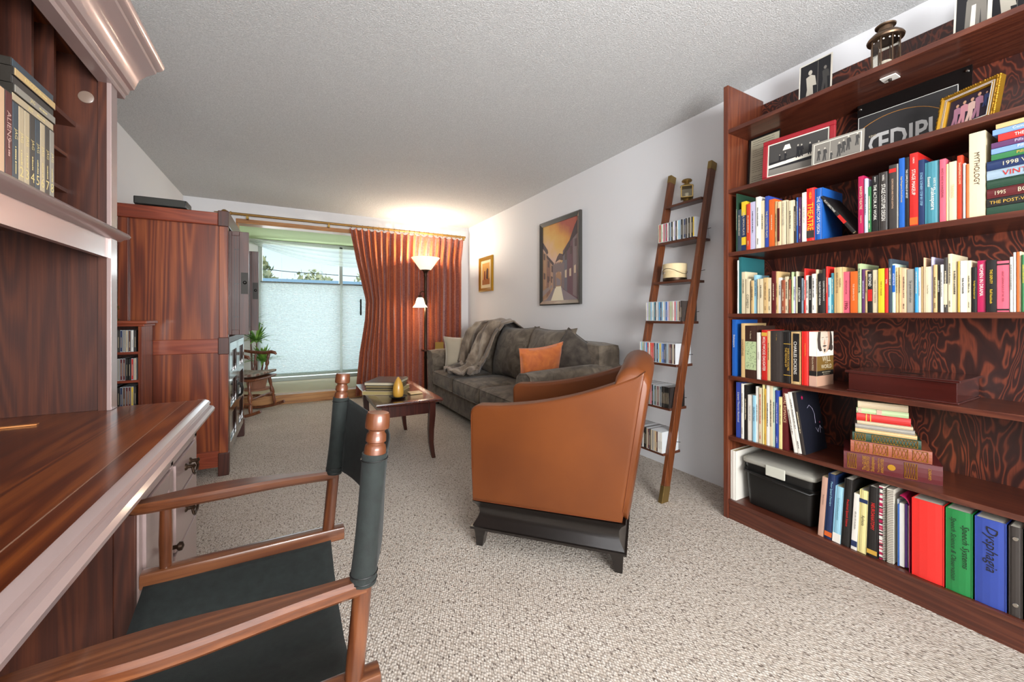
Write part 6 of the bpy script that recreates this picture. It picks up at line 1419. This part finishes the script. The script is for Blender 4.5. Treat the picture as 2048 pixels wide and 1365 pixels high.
F1 = [(85, 150, 140, 185, 'salmon', 'salmon textbook leaning beside the black storage bin', [('Human Anatomy', .62, .5, .3)], 'darkbrown', .17, None), (156, 245, 210, 150, 'navy', 'navy textbook on motor speech right of the salmon one', [('Motor Speech Disorders', .70, .42, .36)], 'lightblue', .19, [(.04, .11, 'orange')]), (249, 345, 290, 290, 'lightblue', 'light blue textbook between the navy and black ones on the bottom shelf', [('Social-Communication', .6, .6, .26)], 'tealblue', .18, [(0, .16, 'white')]),
 (349, 452, 393, 205, 'black', 'thick black textbook titled Preclinical Speech Science', [('Preclinical Speech Science', .50, .62, .34)], 'brightred', .2, None), (460, 532, 500, 372, 'white', 'white textbook with a red edge right of the black one', None, 'grey', .17, [(.06, .16, 'navy')]), (535, 636, 565, 330, 'paleyellow', 'pale yellow textbook titled Aphasia', [('Aphasia', .52, .24, .45)], 'black', .18, [(.80, .86, 'navy')]), (640, 762, 665, 288, 'black', 'thick black textbook titled NEUROANATOMY in red', [('NEUROANATOMY', .58, .38, .36)], 'brightred', .19, [(.04, .10, 'gold')])]
for xb0, xb1, xt, yt, col, lb, tt, ik, d, cols in F1:
    A = atX(1620 + xb0 / 5.6875, HORIZ, XS); B = atX(1620 + xb1 / 5.6875, HORIZ, XS); Tp = atX(1620 + xt / 5.6875, 920 + yt / 5.6875, XS)
    th_ = A.y - B.y - .0012; ang = atan2(A.y - Tp.y, Tp.z - SH[6]) ; ang = min(ang, radians(5))
    h = (Tp.z - SH[6]) / cos(ang) - .001
    b_y = B.y + .0006 + th_ / 2
    book(b_y, s6 + abs(sin(ang)) * th_ / 2, h - .002, th_ * cos(ang), d, col, lb, x=XS, title=tt, ttcol=ik, lean=ang, group=g6, cols=cols)
# spiral notebooks
def spiral(xb0, xb1, yt, label, stripes, coil, X=XS):
    A = atX(1620 + xb0 / 5.6875, HORIZ, X); B = atX(1620 + xb1 / 5.6875, HORIZ, X); T = atX(1620 + (xb0 + 20) / 5.6875, 920 + yt / 5.6875, X)
    th_ = A.y - B.y - .002; h = T.z - SH[6] - .002; t = thing('spiral_notebook', label, 'notebook', (X + .01, (A.y + B.y) / 2, s6), group='spiral notebooks on the bottom shelf')
    yc = (A.y + B.y) / 2
    MB().box(X + .012, yc - th_ / 2 + .002, s6 + .001, X + .19, yc + th_ / 2 - .002, s6 + h).build('pages', mat_pages('white'), t)
    if stripes:
        b = MB(); r = random.Random(6); z = s6 + .002; i = 0
        while z < s6 + h - .003:
            dz = r.uniform(.0025, .007); dz = min(dz, s6 + h - z); b.box(X + .0095, yc - th_ * .1, z, X + .0118, yc + th_ / 2 - .001, z + dz, r.choice([0, 1, 2, 1, 3, 0])); z += dz
        b.build('striped_cover', [pc('magenta'), pc('white'), pc('charcoal'), pc('pink')], t)
    b = MB(); n = int(h / .0068); yy = yc - th_ * (.28 if stripes else 0); rr = th_ * (.22 if stripes else .44)
    for k in range(n):
        z = s6 + .004 + k * .0068; b.tube([(X + .011 + .9 * rr * cos(a) , yy + rr * sin(a), z + .0010 * a / pi) for a in [pi / 2 + i * pi / 6 for i in range(7)]], .0013, 4, cap=False)
    b.build('coil', coil, t, smooth=60)
spiral(768, 848, 298, 'pink and white striped spiral notebook on the bottom shelf', True, M['black'])
spiral(850, 945, 330, 'notebook with a thick dark comb coil right of the striped one', False, mat('comb_coil', '#6b6258', .4))
# open binder with papers, pink cover, then ring binders
A = atX(1790, HORIZ, XS); B = atX(1820, HORIZ, XS)
ob = thing('open_binder', 'pink binder with white and purple papers showing on the bottom shelf', 'binder', (2.1, (A.y + B.y) / 2, s6)); y = A.y; w_ = A.y - B.y
MB().box(XS + .02, y - w_ * .10, s6, XS + .25, y - w_ * .02, s6 + .262).build('clear_sleeve', mat('clear_sleeve', '#b8bfc4', .3), ob)
for k, (a0, a1, cc, hh_, nm) in enumerate(((.10, .18, 'blue', .245, 'blue_divider'), (.19, .50, 'white', .25, 'paper_stack'), (.52, .66, 'violet', .25, 'purple_folder'), (.67, .74, 'white', .245, 'loose_paper'))):
    MB().box(XS + .012 + .006 * k, y - w_ * a1, s6 + .004, XS + .235, y - w_ * a0, s6 + hh_).build(nm, pc(cc), ob)
MB().tube([(XS + .02, y - w_ * .2, s6 + .262), (XS + .035, y - w_ * .45, s6 + .275), (XS + .02, y - w_ * .7, s6 + .262)], .002, 6).build('ring', M['chrome'], ob, smooth=60)
b = MB(); pts = []
for k in range(9):
    a = k / 8; pts.append((y - w_ * (.30 + .62 * sin(a * pi / 2)), s6 + .283 - .030 * (1 - cos(a * pi / 2))))
b.loft([[(XS + .004, yy, zz), (XS + .24, yy, zz), (XS + .24, yy, zz + .0025), (XS + .004, yy, zz + .0025)] for yy, zz in pts]); b.box(XS + .004, y - w_ * .945, s6, XS + .24, y - w_ * .915, s6 + .256); b.build('cover', pc('magenta'), ob, smooth=50)
BD = [(1823, 1889, 992, 'brightred', 'wide plain red ring binder on the bottom shelf', None), (1891, 1946, 1006, 'kelly', 'green ring binder with two lines of black handwriting', [('Speech Systems', .58, .66, .34, .22), ('Speech Science & Observation', .52, .82, .26, -.22)]), (1949, 2014, 1022, 'royal', 'blue ring binder with Dysphagia handwritten on its spine', [('Dysphagia', .66, .52, .5)]), (2017, 2046, 1040, 'charcoal', 'black ring binder with two metal ring holes on its spine', None), (2048, 2085, 1055, 'kelly', 'green ring binder cut off by the right photo edge', None)]
for x0, x1, yt, col, lb, tt in BD:
    A = atX(x0, HORIZ, XS); B = atX(x1, HORIZ, XS); T = atX((x0 + x1) / 2 + 4, yt, XS); th_ = A.y - B.y - .001; h = min(T.z - SH[6] - .002, .292); an = radians(1.6)
    def hole(o, h, t, d):
        if col != 'charcoal': return
        for z in (.13, .87): MB().lathe([(.007, 0), (.006, .0015), (.0, .0016)], n=16, M=Matrix.Translation((-.0008, 0, h * z)) @ Matrix.Rotation(-pi / 2, 4, 'Y')).build('rivet', M['chrome'], o, world=False)
    book((A.y + B.y) / 2, s6 + .0008, h, th_ * .985, .27, col, lb, x=XS - .002, title=tt, ttcol='black', hard=True, scr=False, cat='binder', name='binder', group='ring binders on the bottom shelf', extra=hole, lean=0, shear=.3, pages='white')
print('objects', len(bpy.data.objects))
